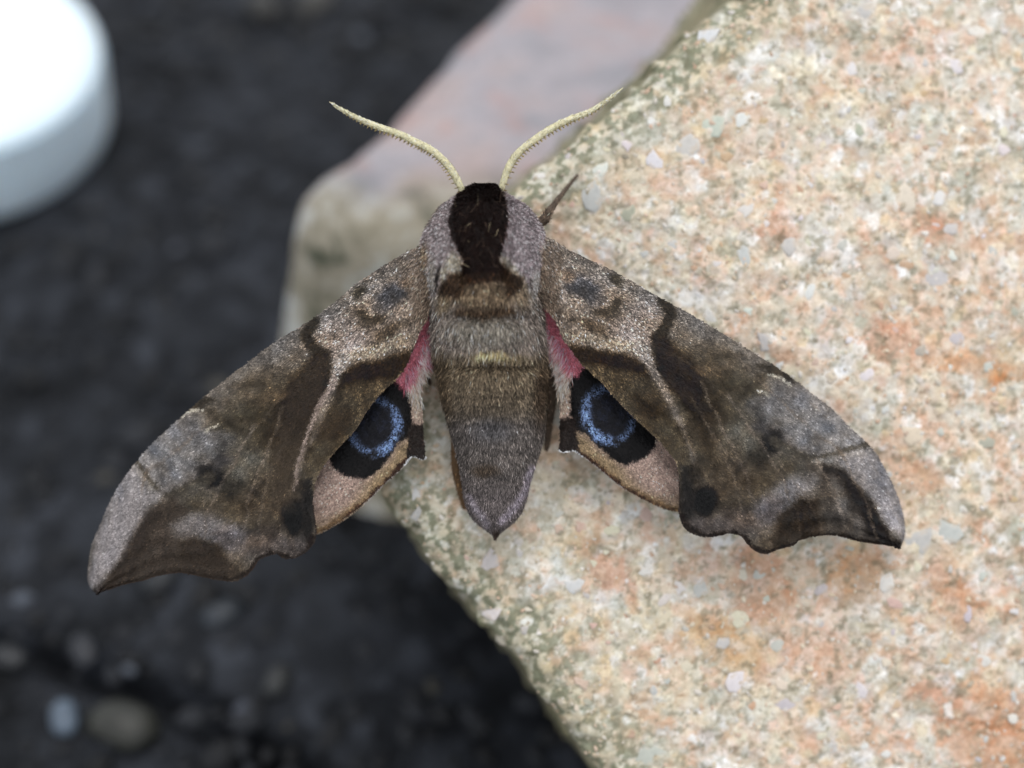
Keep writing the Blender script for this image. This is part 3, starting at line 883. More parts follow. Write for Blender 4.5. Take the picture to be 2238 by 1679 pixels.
    C = C * np.array([0.985, 1.0, 0.985])
    sp = 0.14 + 0.20 * smooth(650, 250, np.hypot(Q[:, 0] - 150, Q[:, 1] - 350) * .9)
    sp = sp * (0.55 + 0.45 * smooth(40, 90, C.mean(1)))
    return np.clip(C, 14, 240), sp


def paint_forewing_left(S):
    """The other forewing: the same design, with its broader dark fields (S in its own photograph measure)."""
    C, sp = paint_forewing(FW_MAP(S))
    Q = (S - [160, 500]) / 0.4822
    p = Paint(Q, (0, 0, 0), warp=14, wscale=60, seed=6); p.C = C
    p.poly([(455, 1205), (335, 1285), (245, 1450), (112, 1648), (300, 1600), (420, 1575), (560, 1575), (700, 1590), (770, 1560), (700, 1480), (570, 1420), (480, 1440), (450, 1340), (540, 1270)], (54, 44, 35), .82, 26)
    p.blob(560, 1340, 110, 50, -20, (112, 104, 100), .6, .7)
    p.poly([(1130, 565), (1172, 620), (1130, 730), (1100, 880), (1075, 990), (955, 970), (930, 880), (985, 720), (1060, 620)], (50, 40, 29), .85, 24)
    p.poly([(930, 900), (1060, 960), (1020, 1120), (1000, 1260), (940, 1280), (900, 1120)], (68, 57, 45), .7, 40)
    p.blob(1180, 880, 100, 45, -35, (62, 50, 36), .7, .6)
    p.poly([(240, 1190), (440, 1180), (330, 1285), (240, 1450), (120, 1630), (70, 1600), (120, 1380)], (150, 143, 142), .7, 24)
    p.stroke([(1185, 670), (1120, 800), (1060, 950), (1020, 1080), (1005, 1170)], [14, 12, 10, 8, 5], (168, 150, 140), .8, 8)
    f = fbm(Q[:, 0] / 30, Q[:, 1] / 30, 68) - .5
    return np.clip(p.C * (1 + .25 * f)[:, None], 14, 240), sp


def paint_hindwing(S):
    Q = (S - [1180, 640]) / 0.3255
    p = Paint(Q, (176, 153, 139), warp=17, wscale=50, seed=9)
    p.poly([(200, 860), (420, 1080), (600, 1150), (760, 1230), (960, 1330), (960, 1500), (600, 1400), (200, 1080)], (154, 132, 100), .9, 50)
    p.blob(790, 1190, 270, 170, 34, (184, 158, 145), .95, .4)
    p.stroke([(235, 1045), (330, 1115), (430, 1195), (540, 1285), (640, 1345), (760, 1405), (860, 1445), (960, 1462)], [22, 24, 26, 26, 28, 30, 28, 26], (108, 84, 58), .85, 22)
    p.stroke([(235, 1045), (330, 1118), (430, 1200), (540, 1290), (640, 1352), (760, 1414), (860, 1455)], [22, 20, 16, 15, 14, 10, 6], (46, 26, 18), .9, 10)
    # black field of the eyespot
    p.poly([(200, 560), (290, 480), (420, 560), (780, 900), (760, 1010), (700, 1100), (580, 1140), (470, 1100), (390, 1020), (320, 960), (245, 900), (205, 800)], (13, 11, 12), 1.0, 10)
    p.poly([(125, 830), (250, 820), (245, 940), (262, 1050), (130, 1075)], (34, 27, 24), .97, 14)
    # inner fold, pink at its root
    p.stroke([(60, 200), (120, 360), (150, 520), (165, 660), (165, 780)], [30, 36, 40, 34, 28], (196, 174, 156), 1, 14)
    p.poly([(-80, 20), (40, 60), (110, 180), (180, 330), (290, 480), (235, 560), (190, 520), (150, 420), (110, 420), (20, 420), (-40, 330)], (224, 122, 138), .95, 18)
    p.stroke([(85, 300), (135, 430), (155, 560)], [10, 20, 24], (222, 180, 172), .75, 14)
    # eyespot
    cx, cy = 452, 808
    p.blob(cx, cy, 150, 170, -14, (22, 22, 28), 1, .2)
    dd = p.P - [cx, cy]; ar = math.radians(-16)
    eu = (dd[:, 0] * math.cos(ar) + dd[:, 1] * math.sin(ar)) / 182; ev = (-dd[:, 0] * math.sin(ar) + dd[:, 1] * math.cos(ar)) / 216
    er = np.hypot(eu, ev); ea = np.arctan2(dd[:, 1], dd[:, 0])
    patch = fbm(Q[:, 0] / 38, Q[:, 1] / 38, 73)
    thick = .70 + .10 * (fbm(np.cos(ea) * 1.6 + 9, np.sin(ea) * 1.6 + 9, 74) - .5) - .05 * np.cos(ea - math.pi)
    rm = smooth(thick - .14, thick + .10, er) * (1 - smooth(.88, 1.08, er))
    rm = rm * (.72 + .28 * np.cos(ea - 2.4)) * smooth(.22, .52, patch)
    p.mix(rm * .95, (122, 147, 192))
    p.mix((1 - smooth(.3, .75, er)) * .45 * smooth(.4, .7, patch), (40, 46, 66))
    f1 = fbm(Q[:, 0] / 30, Q[:, 1] / 30, 71) - .5
    C = p.C * (1 + .25 * f1)[:, None]
    return np.clip(C, 6, 240), np.full(len(Q), 0.17)


def hash01(n, seed):
    return np.random.default_rng(seed).random(n)


def build_wing(name, L, T, zfun, paint, mapper, seed, nu=400, nv=190, n_scales=85000, ssize=(0.25, 0.10), fringe=None):
    A = key_curve(L, nu); B = key_curve(T, nu)
    v = np.linspace(0, 1, nv)
    G = A[:, None] * (1 - v[None, :, None]) + B[:, None] * v[None, :, None]          # nu,nv,2
    t = np.linspace(0, 1, nu)[:, None] + 0 * v[None]
    vv = v[None] + 0 * t
    Z = zfun(t, vv, G)
    S = G.reshape(-1, 2)
    R = mapper(S) if mapper is not None else S
    C, sp = paint(R)
    P3 = px(S[:, 0], S[:, 1], Z.ravel())
    gf = grid_faces(nu, nv)
    if np.cross(P3[nv * (nu // 2 + 1) + nv // 2] - P3[nv * (nu // 2) + nv // 2], P3[nv * (nu // 2) + nv // 2 + 1] - P3[nv * (nu // 2) + nv // 2])[2] < 0:
        gf = gf[:, ::-1]
    me = make_mesh(name, loc(P3), gf, alb_arr(C))
    w = mpart(name, me, M_MEMBRANE)
    so = w.modifiers.new('thickness', 'SOLIDIFY'); so.thickness = 0.00012; so.offset = -1
    # overlapping scales, combed from root to margin
    r = np.random.default_rng(seed)
    Pg = P3.reshape(nu, nv, 3)
    area = np.linalg.norm(np.cross(Pg[1:, :-1] - Pg[:-1, :-1], Pg[:-1, 1:] - Pg[:-1, :-1]), axis=2)
    cum = np.cumsum(area.ravel()); pick = np.searchsorted(cum, r.random(n_scales) * cum[-1])
    iu, iv = np.unravel_index(pick, area.shape)
    fu = r.random(n_scales)[:, None]; fv = r.random(n_scales)[:, None]
    p00, p10, p01, p11 = Pg[iu, iv], Pg[iu + 1, iv], Pg[iu, iv + 1], Pg[iu + 1, iv + 1]
    pos = (p00 * (1 - fu) + p10 * fu) * (1 - fv) + (p01 * (1 - fu) + p11 * fu) * fv
    du = p10 - p00; dv = p01 - p00
    nrm = np.cross(du, dv); nrm /= np.linalg.norm(nrm, axis=1, keepdims=True) + 1e-12
    nrm *= np.sign(nrm[:, 2:3])
    root = px(A[0][0], A[0][1], 6.0)
    dirr = du / (np.linalg.norm(du, axis=1, keepdims=True) + 1e-12)
    out = pos - root; out /= np.linalg.norm(out, axis=1, keepdims=True) + 1e-12
    dirr = 0.4 * dirr + 0.6 * out
    dirr -= nrm * (dirr * nrm).sum(1, keepdims=True); dirr /= np.linalg.norm(dirr, axis=1, keepdims=True) + 1e-12
    sid = np.cross(nrm, dirr)
    a = r.normal(0, 0.28, n_scales)[:, None]
    dd = dirr * np.cos(a) + sid * np.sin(a); ss = np.cross(nrm, dd)
    lift = (0.10 + 0.22 * r.random(n_scales))[:, None]
    dd = dd + nrm * lift
    roll = r.normal(0, 0.25, n_scales)[:, None]
    ss = ss + nrm * roll
    ln = (ssize[0] * (0.7 + 0.6 * r.random(n_scales)))[:, None]; wd = (ssize[1] * (0.7 + 0.6 * r.random(n_scales)))[:, None]
    b = pos + nrm * 0.012
    q = np.stack([b - ss * wd * .25, b + ss * wd * .25, b + dd * ln + ss * wd * .5, b + dd * ln - ss * wd * .5], 1)
    k = (DIST - pos[:, 2]) / FPX
    S2 = np.stack([pos[:, 0] / k + CX, CY - pos[:, 1] / k], 1)
    C2, sp2 = paint(mapper(S2) if mapper is not None else S2)
    lum = np.exp(r.normal(-0.06, 1.0, n_scales) * sp2)
    hi = r.random(n_scales) < sp2 * 0.16
    lum = np.where(hi, lum * 1.45, lum)
    blue = (C2[:, 2] > C2[:, 0] * 1.35) & (C2[:, 2] > 70)
    lum = np.where(blue, np.where(r.random(n_scales) < .36, .16, 1.0 + .5 * r.random(n_scales)), lum)
    C2 = np.clip(C2 * lum[:, None], 4, 245)
    c4 = np.repeat(alb_arr(C2), 4, axis=0)
    f = np.arange(n_scales * 4).reshape(-1, 4)
    me = make_mesh('wing_scales', loc(q.reshape(-1, 3)), f, c4, smooth_=False)
    tag(mpart('wing_scales', me, M_SCALE, w), kind='stuff')
    if fringe:
        build_fringe(w, B, zfun, fringe, seed + 3, nu)
    return w, Pg, A, B


def alb_arr(C):
    return np.clip(lin(C) / GAIN, 0.0015, 0.85)


def hair_mesh(name, P, D, Ln, Wd, C0, C1, N=None, bend=None, r=None):
    """Tapered, bent blades: P root, D direction, Ln length, Wd width."""
    n = len(P)
    if N is None:
        N = r.normal(size=(n, 3))
    sd = np.cross(D, N); sd /= np.linalg.norm(sd, axis=1, keepdims=True) + 1e-9
    if bend is None:
        bend = np.zeros((n, 3))
    Ln = Ln[:, None]; Wd = Wd[:, None]
    m = P + D * Ln * .55 + bend * Ln * .3
    e = P + D * Ln + bend * Ln
    V = np.stack([P - sd * Wd * .5, P + sd * Wd * .5, m - sd * Wd * .42, m + sd * Wd * .42, e], 1).reshape(-1, 3)
    i = np.arange(n)[:, None] * 5
    q = np.concatenate([i, i + 1, i + 3, i + 2], 1); t = np.concatenate([i + 2, i + 3, i + 4], 1)
    C = np.stack([C0, C0, (C0 + C1) / 2, (C0 + C1) / 2, C1], 1).reshape(-1, 3)
    return make_mesh(name, loc(V), [q, t], alb_arr(np.clip(C, 3, 245)), smooth_=True)


def build_fringe(w, B, zfun, spec, seed, nu):
    """Hair-scales standing out past a margin. spec: list of (t0,t1,len,count,colour)."""
    r = np.random.default_rng(seed)
    PP, DD, LL, WW, CC = [], [], [], [], []
    for t0, t1, ln, n, col in spec:
        t = t0 + (t1 - t0) * r.random(n)
        u = t * (nu - 1); i = np.clip(u.astype(int), 0, nu - 2); fr = (u - i)[:, None]
        p = B[i] * (1 - fr) + B[i + 1] * fr
        tg = B[np.minimum(i + 4, nu - 1)] - B[np.maximum(i - 4, 0)]
        tg /= np.linalg.norm(tg, axis=1, keepdims=True) + 1e-9
        z = zfun(t, np.ones(n), p)
        P3 = px(p[:, 0], p[:, 1], z)
        sgn = 1 if B[-1, 0] < B[0, 0] else -1
        nn = np.stack([tg[:, 1] * sgn, -tg[:, 0] * sgn], 1)            # outward, photograph measure
        nn = -nn if (nn @ np.array([0, 1])).mean() < 0 else nn
        d3 = np.stack([nn[:, 0], -nn[:, 1], np.zeros(n)], 1) + r.normal(0, .22, (n, 3))
        d3 /= np.linalg.norm(d3, axis=1, keepdims=True)
        PP.append(P3 - d3 * 0.12); DD.append(d3); LL.append(ln * (0.6 + 0.7 * r.random(n)) + .12); WW.append(np.full(n, 0.10) * (0.7 + 0.6 * r.random(n)))
        CC.append(np.asarray(col, float)[None] * (0.7 + 0.6 * r.random((n, 1))))
    P, D = np.concatenate(PP), np.concatenate(DD)
    C = np.concatenate(CC)
    Nn = np.tile([0, 0, 1.0], (len(P), 1)) + r.normal(0, .3, (len(P), 3))
    me = hair_mesh('fringe', P, D, np.concatenate(LL), np.concatenate(WW), C, C * 1.1, Nn)
    tag(mpart('fringe', me, M_FUR, w), kind='stuff')


def z_fore(t, v, G):
    z = 9.2 - 5.2 * t ** 0.9 + 1.1 * np.sin(np.pi * np.clip(v, 0, 1)) * (1 - t) ** .5
    z = z - 1.6 * (1 - v) ** 2 * smooth(0.0, 0.25, t) * smooth(1.0, .6, t)      # costa turned down
    z = z - 4.2 * (1 - v) ** 3 * t ** 4
    z = z + 0.16 * np.abs(np.sin(v * 17 + t * 1.5)) ** 3 * smooth(.2, .5, t) + 0.5 * (fbm(G[..., 0] / 120, G[..., 1] / 120, 80) - .5)
    return z


def z_hind(t, v, G):
    z = 6.4 - 3.6 * t ** 0.9 + 0.5 * np.sin(np.pi * v)
    z = z - 0.9 * v ** 3 * smooth(0.0, .3, t) * smooth(.5, .3, t)
    z = z + 0.12 * np.sin(v * 20) * t + 0.3 * (fbm(G[..., 0] / 90, G[..., 1] / 90, 82) - .5)
    return z


DARKF = (58, 46, 38)
fr_spec = [(.18, .42, .10, 500, (130, 112, 92)), (.50, .66, .16, 700, (52, 44, 40)), (.66, .97, .16, 1500, DARKF)]
hr_spec = [(.42, .52, .24, 330, (226, 228, 232)), (.50, .72, .17, 420, (170, 160, 154)), (.70, .98, .18, 520, (160, 144, 124))]
fw_r, GR, AR, BR = build_wing('forewing', FR_L, FR_T, z_fore, paint_forewing, None, 11, fringe=fr_spec)
fw_l, GL, AL, BL = build_wing('forewing', FL_L, FL_T, z_fore, paint_forewing_left, None, 12, fringe=fr_spec)
hw_r, HGR, HAR, HBR = build_wing('hindwing', HR_L, HR_T, z_hind, paint_hindwing, None, 13, nu=300, nv=150, n_scales=42000, ssize=(.25, .09), fringe=hr_spec)
hw_l, HGL, HAL, HBL = build_wing('hindwing', HL_L, HL_T, z_hind, paint_hindwing, HW_MAP, 14, nu=300, nv=150, n_scales=42000, ssize=(.25, .09), fringe=hr_spec)

# ---- body: one continuous surface from head to tail tip
BODY = np.array([  # y, left x, right x, top z, bottom z
    (401, 1050, 1070, 8.6, 6.4), (405, 1036, 1081, 9.4, 5.4), (411, 1022, 1091, 10.0, 4.6), (420, 1008, 1101, 10.7, 3.8), (434, 998, 1113, 11.2, 3.4), (442, 976, 1138, 11.5, 3.2), (452, 960, 1154, 11.7, 3.0), (470, 948, 1168, 12.0, 2.8),
    (500, 930, 1186, 12.8, 2.4), (530, 920, 1194, 13.3, 2.2), (570, 918, 1192, 13.5, 2.0), (610, 926, 1186, 13.3, 2.0), (650, 936, 1180, 12.8, 2.0),
    (700, 946, 1184, 12.2, 2.0), (750, 948, 1188, 11.4, 1.9), (790, 954, 1190, 10.8, 1.8), (830, 960, 1190, 10.4, 1.7), (870, 966, 1190, 10.0, 1.6),
    (920, 980, 1188, 9.4, 1.5), (970, 994, 1182, 8.7, 1.4), (1020, 1006, 1168, 8.0, 1.3), (1060, 1012, 1156, 7.3, 1.3), (1090, 1016, 1150, 6.8, 1.3),
    (1115, 1022, 1142, 6.2, 1.3), (1135, 1034, 1128, 5.7, 1.5), (1150, 1050, 1112, 5.2, 1.8), (1160, 1066, 1098, 4.6, 2.2), (1166, 1075, 1090, 4.0, 2.6), (1172, 1079, 1086, 3.8, 2.8), (1177, 1081, 1083, 3.5, 3.2)])
ny = 260; na = 120
yy = np.linspace(401, 1177, ny)
lx = np.interp(yy, BODY[:, 0], BODY[:, 1]); rx_ = np.interp(yy, BODY[:, 0], BODY[:, 2])
zt = np.interp(yy, BODY[:, 0], BODY[:, 3]); zb = np.interp(yy, BODY[:, 0], BODY[:, 4])
ker = np.array([1, 2, 3, 2, 1]) / 9
def sm(a):
    b = np.pad(a, 2, mode='edge'); return np.convolve(b, ker, 'valid')
for _ in range(2):
    lx, rx_, zt, zb = sm(lx), sm(rx_), sm(zt), sm(zb)
aa = np.linspace(0, 2 * math.pi, na, endpoint=False)


def body_lump(S):
    """Relief on the back: crest, shoulder flaps, furrows, abdominal rings (mm)."""
    y = S[:, 1]; x = S[:, 0]
    ax = 1050 + (y - 420) * 0.04
    u = x - ax
    thor = smooth(420, 470, y) * smooth(650, 600, y)
    g = np.abs(np.abs(u) - (62 - 14 * smooth(480, 580, y)))
    z = -0.9 * np.exp(-(g / 13) ** 2) * smooth(440, 480, y) * smooth(640, 590, y)
    z = z + 0.5 * np.exp(-((np.abs(u) - 95) / 30) ** 2) * thor
    z = z - 0.9 * np.exp(-((y - 690) / 16) ** 2) * smooth(110, 60, np.abs(u))
    z = z - 0.8 * np.exp(-((y - 796) / 14) ** 2)
    for yk in (865, 930, 990, 1045, 1090):
        z = z - 0.2 * np.exp(-((y - yk) / 9) ** 2)
    return z


rows = []
for i in range(ny):
    cx = (lx[i] + rx_[i]) / 2; hw = (rx_[i] - lx[i]) / 2; cz = (zt[i] + zb[i]) / 2; hz = (zt[i] - zb[i]) / 2
    ex = 0.9
    ca, sa = np.cos(aa), np.sin(aa)
    X = cx + hw * np.sign(ca) * np.abs(ca) ** ex; Zz = cz + hz * np.sign(sa) * np.abs(sa) ** ex
    rows.append(np.stack([X, np.full(na, yy[i]), Zz], 1))
rows = np.array(rows).reshape(-1, 3)
upw = smooth(-0.1, 0.4, np.tile(np.sin(aa), ny))
rows[:, 2] += body_lump(rows[:, :2]) * upw
BODY3 = px(rows[:, 0], rows[:, 1], rows[:, 2])


def paint_body(S):
    Q = (S - [800, 360]) / 0.2712
    p = Paint(Q, (122, 112, 104), warp=14, wscale=60, seed=15)
    # abdomen
    ab = smooth(1480, 1600, Q[:, 1]); p.mix(ab, (104, 92, 76))
    p.mix(smooth(1750, 2000, Q[:, 1]) * .9, (86, 77, 66))
    p.mix(smooth(1950, 2150, Q[:, 1]) * .9, (96, 90, 87))
    p.mix(smooth(2400, 2750, Q[:, 1]) * .8, (104, 96, 95))
    p.blob(1010, 2150, 160, 90, 0, (80, 80, 84), .6, .7)
    p.blob(960, 2470, 110, 50, 0, (66, 54, 42), .7, .6)
    p.stroke([(830, 2680), (880, 2780), (980, 2900)], 26, (150, 141, 148), .8, 26)  # this stroke and the next paint lilac highlights along the tip's sides
    p.stroke([(1340, 2450), (1290, 2620), (1200, 2760), (1100, 2880)], 30, (164, 153, 163), .85, 28)
    p.blob(1050, 3010, 40, 50, 0, (48, 38, 32), .9, .5)
    p.blob(620, 1800, 60, 260, -8, (70, 58, 44), .6, .7)
    p.blob(1420, 1850, 60, 260, 4, (58, 46, 36), .7, .7)
    # hind thorax
    p.blob(960, 1350, 300, 130, 0, (122, 116, 106), .9, .5)
    p.blob(960, 1060, 290, 130, 0, (88, 75, 60), .95, .4)
    p.blob(940, 1090, 170, 55, 0, (116, 99, 80), .9, .6)
    p.stroke([(740, 1190), (950, 1215), (1170, 1180)], [36, 42, 36], (62, 48, 36), .85, 26)
    p.blob(620, 1120, 60, 100, 10, (112, 96, 74), .7, .6)
    p.blob(1270, 1070, 60, 110, -10, (128, 110, 88), .6, .6)
    # shoulder flaps
    p.poly([(760, 200), (640, 260), (380, 640), (300, 700), (440, 1080), (560, 1080), (600, 880), (770, 880), (780, 740), (700, 580), (680, 420), (740, 250)], (142, 130, 130), 1, 14)
    p.poly([(1120, 220), (1280, 280), (1480, 560), (1560, 640), (1400, 1080), (1330, 1000), (1280, 940), (1180, 860), (1080, 780), (1100, 680), (1150, 420)], (142, 130, 132), 1, 14)
    p.poly([(700, 700), (770, 760), (775, 890), (640, 880), (600, 960), (580, 880)], (182, 172, 144), .7, 30)
    p.poly([(1080, 780), (1100, 720), (1220, 840), (1290, 940), (1180, 880)], (186, 176, 150), .7, 26)
    p.blob(520, 920, 45, 150, 0, (158, 150, 136), .7, .6)
    p.blob(1380, 980, 50, 120, 10, (160, 152, 142), .7, .6)
    p.stroke([(585, 820), (565, 930), (555, 1040)], [8, 14, 10], (30, 26, 24), .9, 8)
    p.stroke([(1330, 940), (1350, 1010)], 9, (44, 38, 36), .8, 8)
    p.blob(420, 800, 60, 150, 15, (138, 116, 92), .85, .5)
    p.blob(380, 950, 50, 100, 10, (118, 98, 72), .7, .6)
    p.blob(1500, 800, 60, 150, -15, (142, 120, 96), .85, .5)
    # dark saddle and crest
    p.poly([(775, 860), (1120, 830), (1280, 920), (1260, 1010), (1150, 1080), (1120, 960), (960, 930), (800, 980), (740, 1090), (580, 1060), (600, 960), (680, 890)], (46, 34, 24), .95, 26)
    p.poly([(760, 800), (1110, 780), (1140, 880), (1000, 960), (820, 960)], (40, 26, 17), .9, 30)
    p.poly([(960, 100), (820, 120), (730, 240), (680, 360), (664, 450), (690, 570), (730, 690), (770, 770), (775, 880), (1120, 850), (1078, 780), (1100, 700), (1135, 590), (1152, 430), (1140, 300), (1080, 170)], (27, 13, 9), 1, 10)
    # cream tuft
    p.blob(1000, 1545, 130, 34, 0, (206, 186, 134), .95, .5)
    p.blob(1190, 1565, 90, 26, 0, (150, 132, 100), .6, .6)
    f = fbm(Q[:, 0] / 40, Q[:, 1] / 40, 66) - .5; f2 = fbm(Q[:, 0] / 110, Q[:, 1] / 110, 67) - .5
    return np.clip(p.C * (1 + .3 * f + .3 * f2)[:, None], 6, 235)


i = np.arange(ny * na).reshape(ny, na); j = np.roll(i, -1, axis=1)
F = np.stack([i[:-1], j[:-1], j[1:], i[1:]], -1).reshape(-1, 4)
bc = paint_body(rows[:, :2]) * 0.7
me = make_mesh('body', loc(BODY3), [F, i[0][None], i[-1][None, ::-1]], alb_arr(bc))
body = mpart('body', me, M_SKIN)

# ---- fur on the body
r = np.random.default_rng(77)
B3 = BODY3.reshape(ny, na, 3); Rw = rows.reshape(ny, na, 3)
NF = 130000
dU = np.roll(B3, -1, 0) - B3; dA = np.roll(B3, -1, 1) - B3
nor = np.cross(dU, dA); cen = B3.mean(1, keepdims=True)
nor *= np.sign(((B3 - cen) * nor).sum(2, keepdims=True)); nor /= np.linalg.norm(nor, axis=2, keepdims=True) + 1e-9
area = np.linalg.norm(np.cross(dU, dA), axis=2); area[-1] = 0
area *= (nor[..., 2] > -0.35)
cum = np.cumsum(area.ravel()); pk = np.searchsorted(cum, r.random(NF) * cum[-1]); iu, ia = np.unravel_index(pk, area.shape)
fu, fa = r.random((NF, 1)), r.random((NF, 1))
pos = B3[iu, ia] + (B3[np.minimum(iu + 1, ny - 1), ia] - B3[iu, ia]) * fu + (B3[iu, (ia + 1) % na] - B3[iu, ia]) * fa
nn = nor[iu, ia]
k = (DIST - pos[:, 2]) / FPX
S = np.stack([pos[:, 0] / k + CX, CY - pos[:, 1] / k], 1)
yq = S[:, 1]
down = np.tile([0, -1.0, 0], (NF, 1))
u = (S[:, 0] - (1055 + (yq - 420) * 0.035)) / 130.0
down[:, 0] = 0.45 * u * smooth(700, 500, yq) + 0.20 * u
down -= nn * (down * nn).sum(1, keepdims=True); down /= np.linalg.norm(down, axis=1, keepdims=True) + 1e-9
lift = 0.35 + 0.35 * r.random(NF)
lift = np.where(yq < 440, lift + 0.5, lift)
D = down * 1.0 + nn * lift[:, None] + r.normal(0, .22, (NF, 3)); D /= np.linalg.norm(D, axis=1, keepdims=True)
ln = np.interp(yq, [400, 430, 600, 660, 740, 780, 820, 1000, 1170], [.36, .45, .5, .6, .8, .95, .6, .4, .3])
ln = ln * (0.6 + 0.8 * r.random(NF)) * np.where(np.abs(u) > .8, 1.15, 1)
kk = FPX / (DIST - pos[:, 2])
S = S + np.stack([D[:, 0], -D[:, 1]], 1) * (ln * .55 * kk)[:, None]
Cf = paint_body(S)
sdv = np.interp(yq, [400, 780, 900, 1170], [.40, .36, .28, .2])
lum = np.exp(r.normal(-.02, 1, NF) * sdv)
crest = Cf.sum(1) < 90
lum = np.where(crest, 0.7 + 0.5 * r.random(NF), lum)
Cf = Cf * lum[:, None]
teg = (np.abs(u) > .48) & (yq < 640)
ln = np.where(teg, ln * .62, ln)
Cf = np.where(crest[:, None], Cf, Cf * 1.14)
me = hair_mesh('fur', pos - nn * .03, D, ln, 0.042 + 0.036 * r.random(NF), Cf * .85, Cf * 1.15, nn + r.normal(0, .35, (NF, 3)), -nn * 0.15 + r.normal(0, .12, (NF, 3)))
tag(mpart('fur', me, M_FUR, body), kind='stuff')

# long loose pale hairs and a few stray light scales on the dark crest
n = 60
sx = r.uniform(990, 1105, n); sy = r.uniform(420, 640, n)
zz = np.interp(sy, yy, zt) + 0.25
P = px(sx, sy, zz); D = r.normal(0, 1, (n, 3)); D[:, 2] = np.abs(D[:, 2]) * .25; D[:, 1] -= .4; D /= np.linalg.norm(D, axis=1, keepdims=True)
C = np.where(r.random((n, 1)) < .2, np.array([[176, 160, 130]]), np.array([[96, 76, 62]])) * (0.6 + .5 * r.random((n, 1)))
me = hair_mesh('loose_hairs', P, D, r.uniform(.5, 1.7, n), np.full(n, .032), C, C, None, r.normal(0, .25, (n, 3)), r)
tag(mpart('loose_hairs', me, M_FUR, body), kind='stuff')


# ---- fur on wing roots and the pink fringe of the hindwings
def wing_fur(wing, G3, tr, vr, n, ln, colf, dirf, seed, lift=.3, wd=.06):
    r = np.random.default_rng(seed)
    nu, nv = G3.shape[:2]
    iu = (tr[0] + (tr[1] - tr[0]) * r.random(n)) * (nu - 2); iv = (vr[0] + (vr[1] - vr[0]) * r.random(n)) * (nv - 2)
    pos = G3[iu.astype(int), iv.astype(int)] + r.normal(0, .08, (n, 3)) * [1, 1, .2]
    k = (DIST - pos[:, 2]) / FPX
    S = np.stack([pos[:, 0] / k + CX, CY - pos[:, 1] / k], 1)
    D = dirf(S, r) ; D[:, 2] += lift * (0.4 + r.random(n)); D /= np.linalg.norm(D, axis=1, keepdims=True)
    C = colf(S, r)
    N = np.tile([0, 0, 1.0], (n, 1)) + r.normal(0, .4, (n, 3))
    me = hair_mesh('root_fur', pos, D, ln * (.6 + .8 * r.random(n)), np.full(n, wd) * (.7 + .6 * r.random(n)), C * .85, C * 1.12, N, r.normal(0, .12, (n, 3)))
    tag(mpart('root_fur', me, M_FUR, wing), kind='stuff')


for wing, G3, side, mapper, sd in ((hw_r, HGR, 1, None, 31), (hw_l, HGL, -1, HW_MAP, 32)):
    def colf(S, r, mapper=mapper):
        C, _ = paint_hindwing(mapper(S) if mapper else S)
        return np.clip(C * np.exp(r.normal(0.22, .26, (len(S), 1))), 5, 245)
    def dirf(S, r, side=side):
        D = np.stack([-side * (0.55 + 0 * S[:, 0]), -np.ones(len(S)), 0 * S[:, 0]], 1)
        D[:, 0] += side * .55 * smooth(790, 860, S[:, 1])
        return D + r.normal(0, .16, (len(S), 3))
    wing_fur(wing, G3, (.02, .26), (.60, 1.0), 5200, 0.9, colf, dirf, sd, .35, .055)
for wing, G3, side, mapper, sd in ((fw_r, GR, 1, None, 41), (fw_l, GL, -1, FW_MAP, 42)):
    def colf(S, r, mapper=mapper):
        C, _ = paint_forewing(mapper(S) if mapper else S)
        w = smooth(150, 60, np.abs(S[:, 0] - 1060) - 60)[:, None]
        C = C * (1 - w) + np.array([122, 106, 92]) * w
        return C * np.exp(r.normal(0.02, .35, (len(S), 1)))
    def dirf(S, r, side=side):
        D = np.stack([side * (0.55 + 0 * S[:, 0]), -np.ones(len(S)), 0 * S[:, 0]], 1)
        return D + r.normal(0, .2, (len(S), 3))
    wing_fur(wing, G3, (.03, .085), (.0, 1.0), 3600, 0.5, colf, dirf, sd, .4, .055)


# ---- tubes: antennae and legs
def tube(pts, rad, nseg=10, sub=6, closed=True):
    pts = np.asarray(pts, float); rad = np.asarray(rad, float)
    n = (len(pts) - 1) * sub + 1
    u = np.linspace(0, len(pts) - 1, n)
    C = []
    for x in u:
        i = min(int(x), len(pts) - 2); f = x - i
        p0, p1, p2, p3 = pts[max(i - 1, 0)], pts[i], pts[i + 1], pts[min(i + 2, len(pts) - 1)]
        C.append(.5 * (2 * p1 + (p2 - p0) * f + (2 * p0 - 5 * p1 + 4 * p2 - p3) * f * f + (3 * p1 - p0 - 3 * p2 + p3) * f ** 3))
    C = np.array(C); rr = np.interp(u, np.arange(len(pts)), rad)
    T = np.gradient(C, axis=0); T /= np.linalg.norm(T, axis=1, keepdims=True)
    up = np.array([0, 0, 1.0]); A = np.cross(T, up); A /= np.linalg.norm(A, axis=1, keepdims=True) + 1e-9; B = np.cross(A, T)
    return C, rr, T, A, B


def tube_faces(n, s):
    i = np.arange(n * s).reshape(n, s); j = np.roll(i, -1, 1)
    return [np.stack([i[:-1], j[:-1], j[1:], i[1:]], -1).reshape(-1, 4), i[0][None], i[-1][None, ::-1]]


